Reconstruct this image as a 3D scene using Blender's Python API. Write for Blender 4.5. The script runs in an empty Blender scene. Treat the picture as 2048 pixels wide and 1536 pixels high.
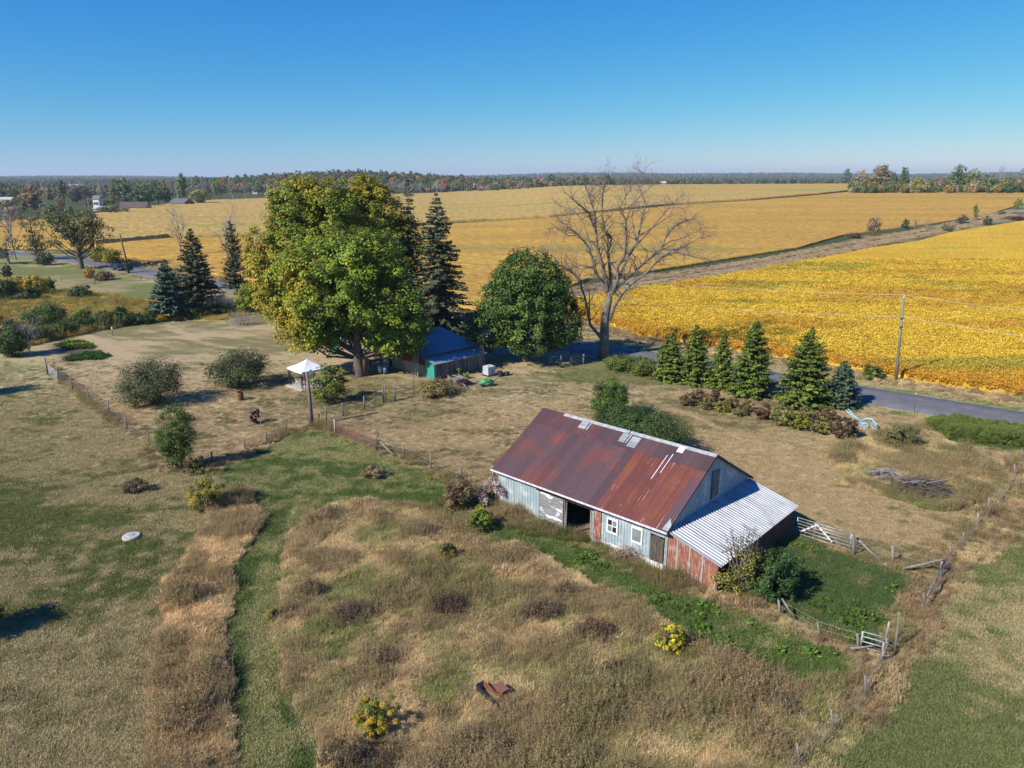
import bpy, math, random
import numpy as np
from mathutils import Vector, Quaternion
random.seed(11); rng = np.random.default_rng(11)
sc = bpy.context.scene; COL = sc.collection

# ------------------------------------------------------------------ camera, sky, sun
F = 1470.0; HZ = 352.0; CH = 22.5
PITCH = math.atan((768 - HZ) / F)
cam = bpy.data.cameras.new('camera'); cam.sensor_width = 36; cam.lens = 36 * F / 2048
cam.clip_start = 0.5; cam.clip_end = 30000
co = bpy.data.objects.new('camera', cam); COL.objects.link(co)
co.location = (0, 0, CH); co.rotation_euler = (math.pi / 2 - PITCH, 0, 0); sc.camera = co
SUN_EL = math.radians(37.5); SX, SY = -0.82, -0.572
world = bpy.data.worlds.new('World'); sc.world = world; world.use_nodes = True
wn = world.node_tree.nodes; wl = world.node_tree.links
bg = wn['Background']; sky = wn.new('ShaderNodeTexSky'); sky.sky_type = 'NISHITA'; sky.sun_disc = False
sky.sun_elevation = SUN_EL; sky.sun_rotation = math.atan2(SX, SY) % (2 * math.pi)
sky.air_density = 1.0; sky.dust_density = 0.0; sky.ozone_density = 3.0; sky.altitude = 100
def wm(op, a, b):
    n = wn.new('ShaderNodeMath'); n.operation = op; n.use_clamp = False
    for q, v in ((n.inputs[0], a), (n.inputs[1], b)):
        if hasattr(v, 'is_linked'): wl.new(v, q)
        else: q.default_value = v
    return n.outputs[0]
SKY_STRENGTH = 0.1   # a gentle per-channel grade gives the Nishita sky the photograph's clear autumn blue
sep = wn.new('ShaderNodeSeparateColor'); wl.new(sky.outputs[0], sep.inputs[0]); cmb = wn.new('ShaderNodeCombineColor')
for i, (gam, gain) in enumerate(((1.95, .455), (1.03, .52), (.38, .59))):
    wl.new(wm('MULTIPLY', wm('POWER', wm('MULTIPLY', sep.outputs[i], .1), gam), gain * 10), cmb.inputs[i])
wl.new(cmb.outputs[0], bg.inputs[0]); bg.inputs[1].default_value = SKY_STRENGTH
sl = bpy.data.lights.new('sun', 'SUN'); sl.energy = 4.6; sl.angle = math.radians(0.5); sl.color = (1.0, 0.945, 0.86)
so = bpy.data.objects.new('sun', sl); COL.objects.link(so)
so.rotation_euler = Vector((SX * math.cos(SUN_EL), SY * math.cos(SUN_EL), math.sin(SUN_EL))).to_track_quat('Z', 'Y').to_euler()
so.location = (-60, -40, 80)
sc.view_settings.view_transform = 'Standard'; sc.view_settings.look = 'None'
sc.view_settings.exposure = 0.6; sc.view_settings.gamma = 1.0
try: sc.view_settings.use_curve_mapping = False
except Exception: pass

# ------------------------------------------------------------------ terrain and measuring helpers
def smooth(t):
    t = np.clip(t, 0, 1); return t * t * (3 - 2 * t)
def terr(x, y):
    x = np.asarray(x, float); y = np.asarray(y, float)
    ay = np.maximum(y, 60)
    az = x / ay
    r = smooth((y - 200) / 600)
    w = 0.10 + 0.90 * smooth((az + 0.10) / 0.26)
    z = 12.6 * r * w * (1 - 0.6 * smooth((y - 850) / 900))
    z = z + 17 * np.exp(-((x + 270) / 230) ** 2 - ((y - 1330) / 260) ** 2)
    d = np.sqrt(x * x + y * y)
    a2 = np.arctan2(x, ay)
    z = z + (smooth((d - 3800) / 2400) * (np.where(y > 0, 1, .5))) * (4 + 22 * smooth((a2 + .25) / .45) + 5 * np.sin(a2 * 9 + 1) + 4 * np.sin(a2 * 23))
    return z
fwv = np.array([0, math.cos(PITCH), -math.sin(PITCH)]); upv = np.array([0, math.sin(PITCH), math.cos(PITCH)])
SS = np.concatenate([np.geomspace(15, 5000, 260)])
def Gv(px, py):
    px = np.asarray(px, float).ravel(); py = np.asarray(py, float).ravel()
    d = fwv[None] - upv[None] * ((py - 768) / F)[:, None]; d = d.copy(); d[:, 0] += (px - 1024) / F
    t = SS[None, :]
    X = d[:, 0:1] * t; Y = d[:, 1:2] * t; Z = CH + d[:, 2:3] * t
    below = (Z - terr(X, Y)) < 0
    i = np.argmax(below, axis=1); none = ~below.any(axis=1); i[none] = len(SS) - 1
    lo = SS[np.maximum(i - 1, 0)].copy(); hi = SS[i].copy()
    for _ in range(22):
        m = (lo + hi) / 2
        b = (CH + d[:, 2] * m - terr(d[:, 0] * m, d[:, 1] * m)) < 0
        hi = np.where(b, m, hi); lo = np.where(b, lo, m)
    return np.stack([d[:, 0] * hi, d[:, 1] * hi, CH + d[:, 2] * hi], 1)
def G(px, py):
    return Vector(Gv([px], [py])[0])
def ray(px, py):
    return fwv + np.array([1, 0, 0]) * (px - 1024) / F - upv * (py - 768) / F
def HT(base, top):
    g = G(*base); d = ray(*top); return CH + d[2] * g.y / d[1] - g.z
def atz(px, py, z):
    d = ray(px, py); t = (z - CH) / d[2]; return Vector((d[0] * t, d[1] * t, z))
def mpp(g):  # metres per full-size photo pixel at a ground point
    return (g.y * math.cos(PITCH) + (CH - g.z) * math.sin(PITCH)) / F
def proj(P):
    v = P - np.array([0, 0, CH]); dz = v @ fwv; dz = np.where(dz < .1, .1, dz)
    return 1024 + F * v[:, 0] / dz, 768 - F * (v @ upv) / dz

def hsh(ix, iy, seed):
    n = (ix.astype(np.int64) * 374761393 + iy.astype(np.int64) * 668265263 + seed * 1442695041) & 0xffffffff
    n = ((n ^ (n >> 13)) * 1274126177) & 0xffffffff
    return ((n ^ (n >> 16)) & 0xffff) / 65535.0
def vn(x, y, seed=0):
    ix = np.floor(x); iy = np.floor(y); fx = x - ix; fy = y - iy
    fx = fx * fx * (3 - 2 * fx); fy = fy * fy * (3 - 2 * fy)
    a = hsh(ix, iy, seed); b = hsh(ix + 1, iy, seed); c = hsh(ix, iy + 1, seed); d = hsh(ix + 1, iy + 1, seed)
    return a + (b - a) * fx + (c - a) * fy + (a - b - c + d) * fx * fy
def fbm(x, y, seed=0, o=4):
    s = 0; a = .5; t = 0
    for k in range(o):
        s = s + a * vn(x * 2 ** k + 17 * k, y * 2 ** k + 5 * k, seed + k); t += a; a *= .55
    return s / t

# ------------------------------------------------------------------ object helpers
def tag(o, label=None, cat=None, group=None, kind=None):
    if label: o['label'] = label
    if cat: o['category'] = cat
    if group: o['group'] = group
    if kind: o['kind'] = kind
    return o
def empty(name, loc, rz=0, label=None, cat=None, group=None):
    o = bpy.data.objects.new(name, None); COL.objects.link(o); o.location = loc; o.rotation_euler = (0, 0, rz)
    o.empty_display_size = .3
    return tag(o, label, cat, group)
def link(name, me, m=None, parent=None):
    o = bpy.data.objects.new(name, me); COL.objects.link(o)
    if m is not None and not me.materials: me.materials.append(m)
    if parent is not None: o.parent = parent
    return o
def npmesh(name, V, Q, tint=None, extra=None, smooth_=False):
    """V (n,3), Q (m,k) index array"""
    me = bpy.data.meshes.new(name); V = np.asarray(V, np.float32); Q = np.asarray(Q, np.int32); k = Q.shape[1]
    me.vertices.add(len(V)); me.vertices.foreach_set('co', V.ravel())
    me.loops.add(Q.size); me.loops.foreach_set('vertex_index', Q.ravel())
    me.polygons.add(len(Q)); me.polygons.foreach_set('loop_start', np.arange(0, Q.size, k, dtype=np.int32))
    try: me.polygons.foreach_set('loop_total', np.full(len(Q), k, np.int32))
    except Exception: pass
    if smooth_: me.polygons.foreach_set('use_smooth', np.ones(len(Q), bool))
    me.update(calc_edges=True)
    att = {}
    if tint is not None: att['tint'] = tint
    if extra: att.update(extra)
    for n, c in att.items():
        c = np.asarray(c, np.float32)
        if c.shape[1] == 3: c = np.concatenate([c, np.ones((len(c), 1), np.float32)], 1)
        a = me.attributes.new(n, 'FLOAT_COLOR', 'POINT'); a.data.foreach_set('color', c.ravel())
    return me
class MB:
    def __init__(s): s.v = []; s.f = []
    def box(s, x0, x1, y0, y1, z0, z1):
        n = len(s.v); s.v += [(x0, y0, z0), (x1, y0, z0), (x1, y1, z0), (x0, y1, z0), (x0, y0, z1), (x1, y0, z1), (x1, y1, z1), (x0, y1, z1)]
        s.f += [tuple(n + i for i in q) for q in ((0, 3, 2, 1), (4, 5, 6, 7), (0, 1, 5, 4), (1, 2, 6, 5), (2, 3, 7, 6), (3, 0, 4, 7))]; return s
    def hexa(s, P):
        n = len(s.v); s.v += [tuple(p) for p in P]
        s.f += [tuple(n + i for i in q) for q in ((0, 3, 2, 1), (4, 5, 6, 7), (0, 1, 5, 4), (1, 2, 6, 5), (2, 3, 7, 6), (3, 0, 4, 7))]; return s
    def bar(s, a, b, w, h=None, up=(0, 0, 1)):
        h = h or w; a = Vector(a); b = Vector(b); d = (b - a).normalized(); u = Vector(up)
        if abs(d.dot(u)) > .95: u = Vector((0, 1, 0))
        r = d.cross(u).normalized() * w / 2; u = r.cross(d).normalized() * h / 2
        return s.hexa([a - r - u, a + r - u, b + r - u, b - r - u, a - r + u, a + r + u, b + r + u, b - r + u])
    def tube(s, pts, rad, n=6, cap=True):
        pts = [Vector(p) for p in pts]
        if not hasattr(rad, '__len__'): rad = [rad] * len(pts)
        base = len(s.v); ref = Vector((0.3, 0.9, 0.2))
        for i, p in enumerate(pts):
            d = (pts[min(i + 1, len(pts) - 1)] - pts[max(i - 1, 0)])
            d = d.normalized() if d.length > 1e-6 else Vector((0, 0, 1))
            r = d.cross(ref)
            if r.length < .1: r = d.cross(Vector((1, 0, 0)))
            r.normalize(); u = r.cross(d)
            for k in range(n):
                a = 2 * math.pi * k / n; s.v.append(tuple(p + (r * math.cos(a) + u * math.sin(a)) * rad[i]))
        for i in range(len(pts) - 1):
            for k in range(n):
                a = base + i * n + k; b = base + i * n + (k + 1) % n
                s.f.append((a, a + n, b + n, b))
        if cap and n > 2:
            s.f.append(tuple(base + k for k in range(n))); s.f.append(tuple(base + (len(pts) - 1) * n + k for k in reversed(range(n))))
        return s
    def face(s, P):
        n = len(s.v); s.v += [tuple(p) for p in P]; s.f.append(tuple(range(n, n + len(P)))); return s
    def blob(s, c, r, seg=10, ring=6, jit=.0):
        n = len(s.v); c = Vector(c)
        s.v.append(tuple(c + Vector((0, 0, -r[2]))))
        for i in range(1, ring):
            t = math.pi * i / ring
            for k in range(seg):
                a = 2 * math.pi * k / seg; j = 1 + random.uniform(-jit, jit)
                s.v.append((c.x + r[0] * math.sin(t) * math.cos(a) * j, c.y + r[1] * math.sin(t) * math.sin(a) * j, c.z - r[2] * math.cos(t) * j))
        s.v.append(tuple(c + Vector((0, 0, r[2])))); top = len(s.v) - 1
        for k in range(seg): s.f.append((n, n + 1 + (k + 1) % seg, n + 1 + k)); s.f.append((top, top - seg + k, top - seg + (k + 1) % seg))
        for i in range(ring - 2):
            for k in range(seg):
                a = n + 1 + i * seg + k; b = n + 1 + i * seg + (k + 1) % seg; s.f.append((a, b, b + seg, a + seg))
        return s
    def mesh(s, name, smooth_=False):
        me = bpy.data.meshes.new(name); me.from_pydata(s.v, [], s.f)
        if smooth_:
            for p in me.polygons: p.use_smooth = True
        me.update(); return me
    def build(s, name, m, parent=None, smooth_=False):
        return link(name, s.mesh(name, smooth_), m, parent)

# ------------------------------------------------------------------ materials
def newmat(name):
    m = bpy.data.materials.new(name); m.use_nodes = True; nt = m.node_tree
    return m, nt, nt.nodes, nt.links, nt.nodes['Principled BSDF']
def mixc(nt, fac, a, b, mode='MIX'):
    n = nt.nodes.new('ShaderNodeMix'); n.data_type = 'RGBA'; n.blend_type = mode
    for s, v in ((n.inputs[0], fac), (n.inputs[6], a), (n.inputs[7], b)):
        if hasattr(v, 'is_linked'): nt.links.new(v, s)
        elif isinstance(v, (int, float)): s.default_value = v
        else: s.default_value = (*v, 1)
    return n.outputs[2]
def noise(nt, scale, detail=4, vec=None, rough=.55, dist=0):
    n = nt.nodes.new('ShaderNodeTexNoise'); n.inputs['Scale'].default_value = scale; n.inputs['Detail'].default_value = detail
    n.inputs['Roughness'].default_value = rough; n.inputs['Distortion'].default_value = dist
    if vec is not None: nt.links.new(vec, n.inputs['Vector'])
    return n.outputs['Fac']
def ramp(nt, fac, lo, hi, a=0.0, b=1.0):
    n = nt.nodes.new('ShaderNodeMapRange'); n.inputs[1].default_value = lo; n.inputs[2].default_value = hi
    n.inputs[3].default_value = a; n.inputs[4].default_value = b; n.clamp = True
    nt.links.new(fac, n.inputs[0]); return n.outputs[0]
def vec(nt, kind='Object', scale=(1, 1, 1), rot=(0, 0, 0)):
    if kind == 'World':
        g = nt.nodes.new('ShaderNodeNewGeometry').outputs['Position']
    else: g = nt.nodes.new('ShaderNodeTexCoord').outputs[kind]
    m = nt.nodes.new('ShaderNodeMapping'); m.inputs['Scale'].default_value = scale; m.inputs['Rotation'].default_value = rot
    nt.links.new(g, m.inputs[0]); return m.outputs[0]
def mth(nt, op, a, b):
    n = nt.nodes.new('ShaderNodeMath'); n.operation = op
    for s, v in ((n.inputs[0], a), (n.inputs[1], b)):
        if hasattr(v, 'is_linked'): nt.links.new(v, s)
        else: s.default_value = v
    return n.outputs[0]
def bump(nt, h, strength, dist, bs):
    b = nt.nodes.new('ShaderNodeBump'); b.inputs['Strength'].default_value = strength; b.inputs['Distance'].default_value = dist
    nt.links.new(h, b.inputs['Height']); nt.links.new(b.outputs[0], bs.inputs['Normal'])
def pm(name, c1, c2=None, scale=3, rough=.7, metal=0, stretch=(1, 1, 1), bmp=.0, lo=.35, hi=.65, c3=None, s3=12, kind='Object', t3=(.6, .7), spec=.5, rnd=0.0):
    m, nt, N, L, bs = newmat(name); c2 = c2 or tuple(x * .7 for x in c1)
    v = vec(nt, kind, stretch); n1 = noise(nt, scale, 6, v)
    c = mixc(nt, ramp(nt, n1, lo, hi), c1, c2)
    if c3: c = mixc(nt, ramp(nt, noise(nt, s3, 5, v, .6, .4), *t3), c, c3)
    if rnd:
        oi = N.new('ShaderNodeObjectInfo'); r = ramp(nt, oi.outputs['Random'], 0, 1, 1 - rnd, 1 + rnd)
        hs_ = N.new('ShaderNodeHueSaturation'); L.new(r, hs_.inputs['Value']); L.new(c, hs_.inputs['Color']); c = hs_.outputs[0]
    L.new(c, bs.inputs['Base Color']); bs.inputs['Roughness'].default_value = rough; bs.inputs['Metallic'].default_value = metal
    bs.inputs['Specular IOR Level'].default_value = spec
    if bmp: bump(nt, noise(nt, scale * 6, 4, v), bmp, .02, bs)
    return m
def leafmat(name, inst=False, trans=.25, useobj=False, rough=.55, spec=.25):
    m, nt, N, L, bs = newmat(name)
    a = N.new('ShaderNodeAttribute'); a.attribute_name = 'tint'; a.attribute_type = 'INSTANCER' if inst else 'GEOMETRY'
    c = a.outputs['Color']
    oi = N.new('ShaderNodeObjectInfo')
    if useobj: c = mixc(nt, 1.0, c, oi.outputs['Color'], 'MULTIPLY')
    if inst:
        g = N.new('ShaderNodeAttribute'); g.attribute_name = 'shade'; g.attribute_type = 'GEOMETRY'
        c = mixc(nt, 1.0, c, g.outputs['Color'], 'MULTIPLY')
    L.new(c, bs.inputs['Base Color']); bs.inputs['Roughness'].default_value = rough; bs.inputs['Specular IOR Level'].default_value = spec
    tr = N.new('ShaderNodeBsdfTranslucent'); L.new(c, tr.inputs[0]); mx = N.new('ShaderNodeMixShader'); mx.inputs[0].default_value = trans
    L.new(bs.outputs[0], mx.inputs[1]); L.new(tr.outputs[0], mx.inputs[2]); L.new(mx.outputs[0], N['Material Output'].inputs[0])
    return m
M = {}
M['leaf'] = leafmat('foliage', trans=.22)
M['needle'] = leafmat('needles', trans=.08, rough=.6)
M['farleaf'] = leafmat('distant_foliage', useobj=True, trans=.1)
M['grass'] = leafmat('grass_blades', inst=True, trans=.25, rough=.7, spec=.1)
M['bark'] = pm('bark', (.13, .10, .075), (.07, .055, .042), 6, .9, stretch=(1, 1, .25), bmp=.5)
M['greybark'] = pm('grey_bark', (.21, .18, .155), (.11, .092, .078), 5, .9, stretch=(1, 1, .2), bmp=.4)
M['palebark'] = pm('pale_bark', (.34, .31, .29), (.2, .18, .17), 5, .9, stretch=(1, 1, .2))
M['wood'] = pm('weathered_wood', (.30, .265, .22), (.14, .12, .10), 7, .85, stretch=(1, 1, .15), bmp=.4, rnd=.25)
M['darkwood'] = pm('dark_wood', (.11, .085, .07), (.05, .04, .035), 7, .85, stretch=(1, 1, .2), bmp=.3)
M['greywood'] = pm('grey_planks', (.20, .18, .165), (.10, .09, .085), 6, .85, stretch=(1, 1, .15), bmp=.4, rnd=.3)
M['doorplank'] = pm('whitewashed_planks', (.26, .26, .26), (.17, .17, .18), 3, .8, stretch=(.5, 1, 2.5), bmp=.4, c3=(.72, .72, .70), s3=1.6, t3=(.53, .58), rnd=.12)
M['white'] = pm('white_paint', (.78, .78, .76), (.62, .62, .60), 4, .5)
M['pinktrim'] = pm('faded_white_trim', (.72, .66, .68), (.5, .44, .45), 4, .6)
M['galv'] = pm('galvanised_steel', (.40, .415, .42), (.30, .315, .32), 2.2, .55, .2, c3=(.20, .19, .17), s3=1.6, t3=(.56, .72), stretch=(.35, 1, 1), rnd=.10)
M['galvwall'] = pm('galvanised_flashing', (.45, .47, .47), (.28, .29, .28), 3, .55, .2)
M['black'] = pm('black_metal', (.02, .02, .022), (.03, .03, .03), 3, .4)
M['tube'] = pm('gate_tube_steel', (.42, .43, .42), (.27, .27, .27), 5, .45, .4)
M['pinktube'] = pm('rusty_gate_tube', (.26, .11, .08), (.16, .07, .05), 5, .7)
M['concrete'] = pm('old_concrete', (.46, .44, .40), (.33, .31, .28), 3, .9, bmp=.3)
M['rust'] = pm('rust', (.20, .06, .028), (.10, .032, .02), 4, .9, bmp=.4)
M['wire'] = pm('fence_wire', (.32, .28, .24), (.22, .18, .15), 4, .6, .3)
M['dirt'] = pm('barn_dirt', (.24, .15, .09), (.15, .09, .055), 1.5, 1, kind='World')
M['glass'] = pm('dusty_glass', (.12, .14, .15), (.28, .30, .30), 1.2, .15, spec=.8)
M['darkglass'] = pm('dark_glass', (.015, .018, .022), (.03, .03, .035), 1.2, .08, spec=.9)
def siding():
    m, nt, N, L, bs = newmat('pale_steel_siding')
    v = vec(nt, 'Object', (3.5, 3.5, .35)); w = vec(nt, 'Object')
    c = mixc(nt, ramp(nt, noise(nt, 1.2, 6, v), .3, .7), (.25, .33, .36), (.36, .42, .44))
    c = mixc(nt, ramp(nt, noise(nt, 1.1, 6, w, .65), .50, .62), c, (.50, .52, .52)); c = mixc(nt, ramp(nt, noise(nt, 4.5, 6, w, .7), .60, .66), c, (.30, .28, .26))
    c = mixc(nt, ramp(nt, noise(nt, 2.6, 6, v, .65, .5), .66, .72), c, (.24, .10, .06))
    L.new(c, bs.inputs['Base Color']); bs.inputs['Roughness'].default_value = .55; bs.inputs['Metallic'].default_value = .1
    return m
M['siding'] = siding()
def roofrust(name, streak):
    m, nt, N, L, bs = newmat(name)
    w = vec(nt, 'Object'); oi = N.new('ShaderNodeObjectInfo')
    if streak:
        v = vec(nt, 'Object', (7, .25, .25))
        c = mixc(nt, ramp(nt, noise(nt, 1.0, 7, v, .65), .35, .66), (.115, .034, .026), (.235, .075, .032))
        c = mixc(nt, ramp(nt, noise(nt, .8, 4, w), .35, .7), c, (.135, .042, .035))
        c = mixc(nt, ramp(nt, noise(nt, 1.7, 5, vec(nt, 'Object', (6, .3, .3), (0, 0, .0)), .6), .665, .685), c, (.55, .38, .28))
    else:
        c = mixc(nt, ramp(nt, noise(nt, .55, 5, w, .6), .50, .68), (.088, .056, .062), (.18, .055, .040))
        c = mixc(nt, ramp(nt, noise(nt, 1.0, 6, vec(nt, 'Object', (5, .3, .3)), .6), .3, .75, 0, .6), c, (.10, .035, .03))
        c = mixc(nt, ramp(nt, noise(nt, 5, 3, vec(nt, 'Object', (3, .5, .5)), .6), .72, .74), c, (.40, .28, .2))
    r = ramp(nt, oi.outputs['Random'], 0, 1, .82, 1.18); h = N.new('ShaderNodeHueSaturation'); L.new(r, h.inputs['Value']); L.new(c, h.inputs['Color'])
    L.new(h.outputs[0], bs.inputs['Base Color']); bs.inputs['Roughness'].default_value = .6; bs.inputs['Metallic'].default_value = .15
    return m
M['roofdark'] = roofrust('dark_rusted_roofing', False); M['roofstreak'] = roofrust('streaked_rusted_roofing', True)
def redpanel():
    m, nt, N, L, bs = newmat('rust_red_sheet'); v = vec(nt, 'Object', (3, 3, .8))
    c = mixc(nt, ramp(nt, noise(nt, 1.2, 6, v), .38, .62), (.30, .12, .06), (.24, .065, .05))
    c = mixc(nt, ramp(nt, noise(nt, 2, 6, v, .65), .50, .64), c, (.34, .30, .27))
    c = mixc(nt, ramp(nt, noise(nt, 14, 3, vec(nt, 'Object')), .70, .74), c, (.5, .4, .3))
    L.new(c, bs.inputs['Base Color']); bs.inputs['Roughness'].default_value = .75; return m
M['redpanel'] = redpanel()
def groundmat():
    m, nt, N, L, bs = newmat('ground')
    A = N.new('ShaderNodeAttribute'); A.attribute_name = 'ga'; B = N.new('ShaderNodeAttribute'); B.attribute_name = 'gb'
    v = vec(nt, 'World', (.45, 1.0, 1), (0, 0, .12))
    n1 = noise(nt, .55, 8, v, .62, .3); n2 = noise(nt, 3.2, 6, v, .65)
    s = mth(nt, 'ADD', mth(nt, 'MULTIPLY', n1, .62), mth(nt, 'MULTIPLY', n2, .38))
    bias = mth(nt, 'SUBTRACT', A.outputs['Alpha'], .5); s = mth(nt, 'ADD', s, bias)
    c = mixc(nt, ramp(nt, s, .42, .58), A.outputs['Color'], B.outputs['Color'])
    n3 = noise(nt, 11, 5, v, .7); c = mixc(nt, ramp(nt, n3, .25, .75, .0, 1), mixc(nt, 1, c, (.62, .62, .60), 'MULTIPLY'), mixc(nt, 1, c, (1.3, 1.27, 1.2), 'MULTIPLY'))
    L.new(c, bs.inputs['Base Color']); bs.inputs['Roughness'].default_value = 1; bs.inputs['Specular IOR Level'].default_value = .05
    b = mth(nt, 'ADD', mth(nt, 'MULTIPLY', noise(nt, 2.2, 8, v, .75), .6), mth(nt, 'MULTIPLY', noise(nt, 9, 5, v, .75), .4))
    bump(nt, b, .6, .04, bs); return m
M['ground'] = groundmat()
def fieldmat(name, a, b, c3, g, sx=.02, sy=.09, fine=2.2):
    m, nt, N, L, bs = newmat(name)
    v = vec(nt, 'World', (sx, sy, 0), (0, 0, .18)); f = vec(nt, 'World', (.5, 1, 1), (0, 0, .18))
    n1 = noise(nt, 1, 5, v, .6, .3); n2 = noise(nt, .7, 4, vec(nt, 'World', (sx * 1.3, sy * 1.2, 0), (0, 0, .1)), .6)
    c = mixc(nt, ramp(nt, n1, .38, .62), a, b); c = mixc(nt, ramp(nt, n2, .56, .68), c, g)
    c = mixc(nt, ramp(nt, noise(nt, .35, 6, f, .7), .5, .66), c, c3)
    n3 = noise(nt, fine, 5, f, .7)
    c = mixc(nt, ramp(nt, n3, .3, .7), mixc(nt, 1, c, (.5, .45, .4), 'MULTIPLY'), mixc(nt, 1, c, (1.35, 1.3, 1.2), 'MULTIPLY'))
    L.new(c, bs.inputs['Base Color']); bs.inputs['Roughness'].default_value = 1; bs.inputs['Specular IOR Level'].default_value = .05
    bump(nt, n3, .6, .5, bs); return m
M['soy'] = fieldmat('ripe_soybean_canopy', (.66, .45, .05), (.56, .35, .045), (.60, .37, .05), (.46, .36, .06), .03, .07)
M['soy2'] = fieldmat('orange_soybean_canopy', (.52, .345, .075), (.44, .27, .07), (.40, .23, .065), (.28, .27, .08), .006, .035, 1.0)
M['corn'] = fieldmat('ripening_corn_canopy', (.44, .33, .11), (.50, .33, .12), (.33, .28, .08), (.30, .30, .07), .006, .03, .8)
M['asphalt'] = pm('grey_asphalt', (.155, .152, .155), (.125, .122, .125), .6, .95, spec=.15, kind='World', c3=(.19, .185, .18), s3=2, t3=(.55, .7))
M['gravel'] = pm('grey_gravel', (.25, .215, .17), (.18, .15, .115), .8, 1, kind='World', bmp=.5)

# ------------------------------------------------------------------ ground zones
def W(P): return Gv([p[0] for p in P], [p[1] for p in P])[:, :2]
def pip(x, y, P):
    r = np.zeros(x.shape, bool); n = len(P)
    for i in range(n):
        x0, y0 = P[i]; x1, y1 = P[(i + 1) % n]
        if y0 == y1: continue
        c = ((y0 > y) != (y1 > y)) & (x < (x1 - x0) * (y - y0) / (y1 - y0) + x0); r ^= c
    return r
def pld(x, y, P):
    d = np.full(x.shape, 1e9)
    for i in range(len(P) - 1):
        a = P[i]; b = P[i + 1]; ab = b - a; t = np.clip(((x - a[0]) * ab[0] + (y - a[1]) * ab[1]) / (ab @ ab + 1e-9), 0, 1)
        d = np.minimum(d, np.hypot(x - a[0] - ab[0] * t, y - a[1] - ab[1] * t))
    return d
PAST, LAWN, SCRUB, GREEN, PATH, WEED, STRIP, PADD, RPAST, ROUND, ASP, ROW, LANE, VERGE, FAR, BED, BUSHY, WALLW = range(18)
POLY = [
 (FAR, [(-1500, 470), (-700, 515), (-300, 510), (0, 512), (220, 545), (460, 590), (830, 655), (1000, 690), (1180, 712), (1330, 735), (1530, 780), (1880, 838), (2048, 862), (2600, 960), (3500, 900), (3000, 356), (-2500, 358)]),
 (GREEN, [(-900, 540), (-200, 515), (0, 528), (200, 548), (330, 570), (470, 600), (330, 612), (200, 590), (90, 575), (0, 560), (-900, 600)]),
 (SCRUB, [(-900, 590), (0, 558), (90, 572), (200, 588), (330, 606), (480, 600), (560, 622), (450, 640), (330, 642), (250, 652), (150, 672), (70, 690), (0, 705), (-900, 850)]),
 (LAWN, [(70, 690), (150, 672), (250, 652), (330, 640), (450, 640), (560, 620), (620, 610), (830, 652), (1000, 690), (1180, 715), (1330, 737), (1530, 782), (1700, 815), (1860, 838), (2048, 868), (2400, 930), (2048, 900), (1975, 1010), (1880, 1130), (1800, 1130), (1700, 1090), (1590, 1050), (1330, 1050), (1000, 960), (945, 985), (880, 950), (760, 890), (670, 850), (600, 862), (490, 900), (430, 935), (330, 935), (215, 835), (95, 725)]),
 (PATH, [(440, 950), (510, 900), (600, 865), (670, 858), (760, 905), (880, 960), (960, 1030), (1080, 1075), (1190, 1105), (1330, 1165), (1480, 1245), (1600, 1260), (1700, 1300), (1740, 1345), (1600, 1375), (1480, 1345), (1350, 1265), (1250, 1205), (1150, 1155), (1050, 1115), (940, 1065), (860, 1020), (740, 1005), (640, 1015), (590, 1070), (550, 1150), (535, 1230), (560, 1350), (600, 1450), (640, 1540), (680, 1800), (470, 1800), (462, 1540), (452, 1400), (457, 1250), (482, 1120), (532, 1040), (500, 1000), (440, 985)]),
 (WEED, [(600, 1062), (650, 1014), (740, 1003), (860, 1018), (940, 1063), (1050, 1112), (1150, 1150), (1250, 1200), (1350, 1262), (1480, 1340), (1600, 1372), (1740, 1345), (1700, 1450), (1600, 1600), (1480, 1800), (680, 1800), (650, 1540), (615, 1450), (576, 1350), (552, 1230), (565, 1150)]),
 (STRIP, [(415, 1010), (480, 990), (525, 1035), (468, 1125), (444, 1250), (448, 1400), (456, 1540), (462, 1800), (270, 1800), (308, 1540), (322, 1300), (352, 1150), (400, 1085), (417, 1040)]),
 (WALLW, [(885, 1000), (945, 975), (1003, 985), (1060, 1015), (1200, 1060), (1175, 1085), (1090, 1080), (1000, 1060), (930, 1045)]),
 (WALLW, [(1185, 1095), (1200, 1085), (1330, 1150), (1432, 1180), (1440, 1200), (1330, 1185)]),
 (PADD, [(1440, 1180), (1560, 1090), (1600, 1065), (1700, 1110), (1790, 1140), (1880, 1150), (1850, 1200), (1770, 1300), (1720, 1300), (1640, 1262), (1520, 1200)]),
 (RPAST, [(3000, 900), (2300, 960), (2048, 1062), (1950, 1130), (1880, 1195), (1800, 1315), (1720, 1450), (1620, 1570), (1500, 1800), (3500, 1800)]),
 (ROUND, [(1660, 920), (1700, 893), (1780, 862), (1860, 855), (1900, 885), (1990, 940), (2000, 965), (1955, 1005), (1900, 1020), (1840, 1018), (1760, 990), (1690, 965)]),
 (ASP, [(1850, 852), (1905, 838), (2048, 868), (2300, 915), (2300, 950), (2040, 900), (1900, 888)]),
 (BED, [(120, 690), (150, 680), (185, 690), (205, 715), (130, 722), (115, 710)]),
]
POLYW = [(z, W(P)) for z, P in POLY]
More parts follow.
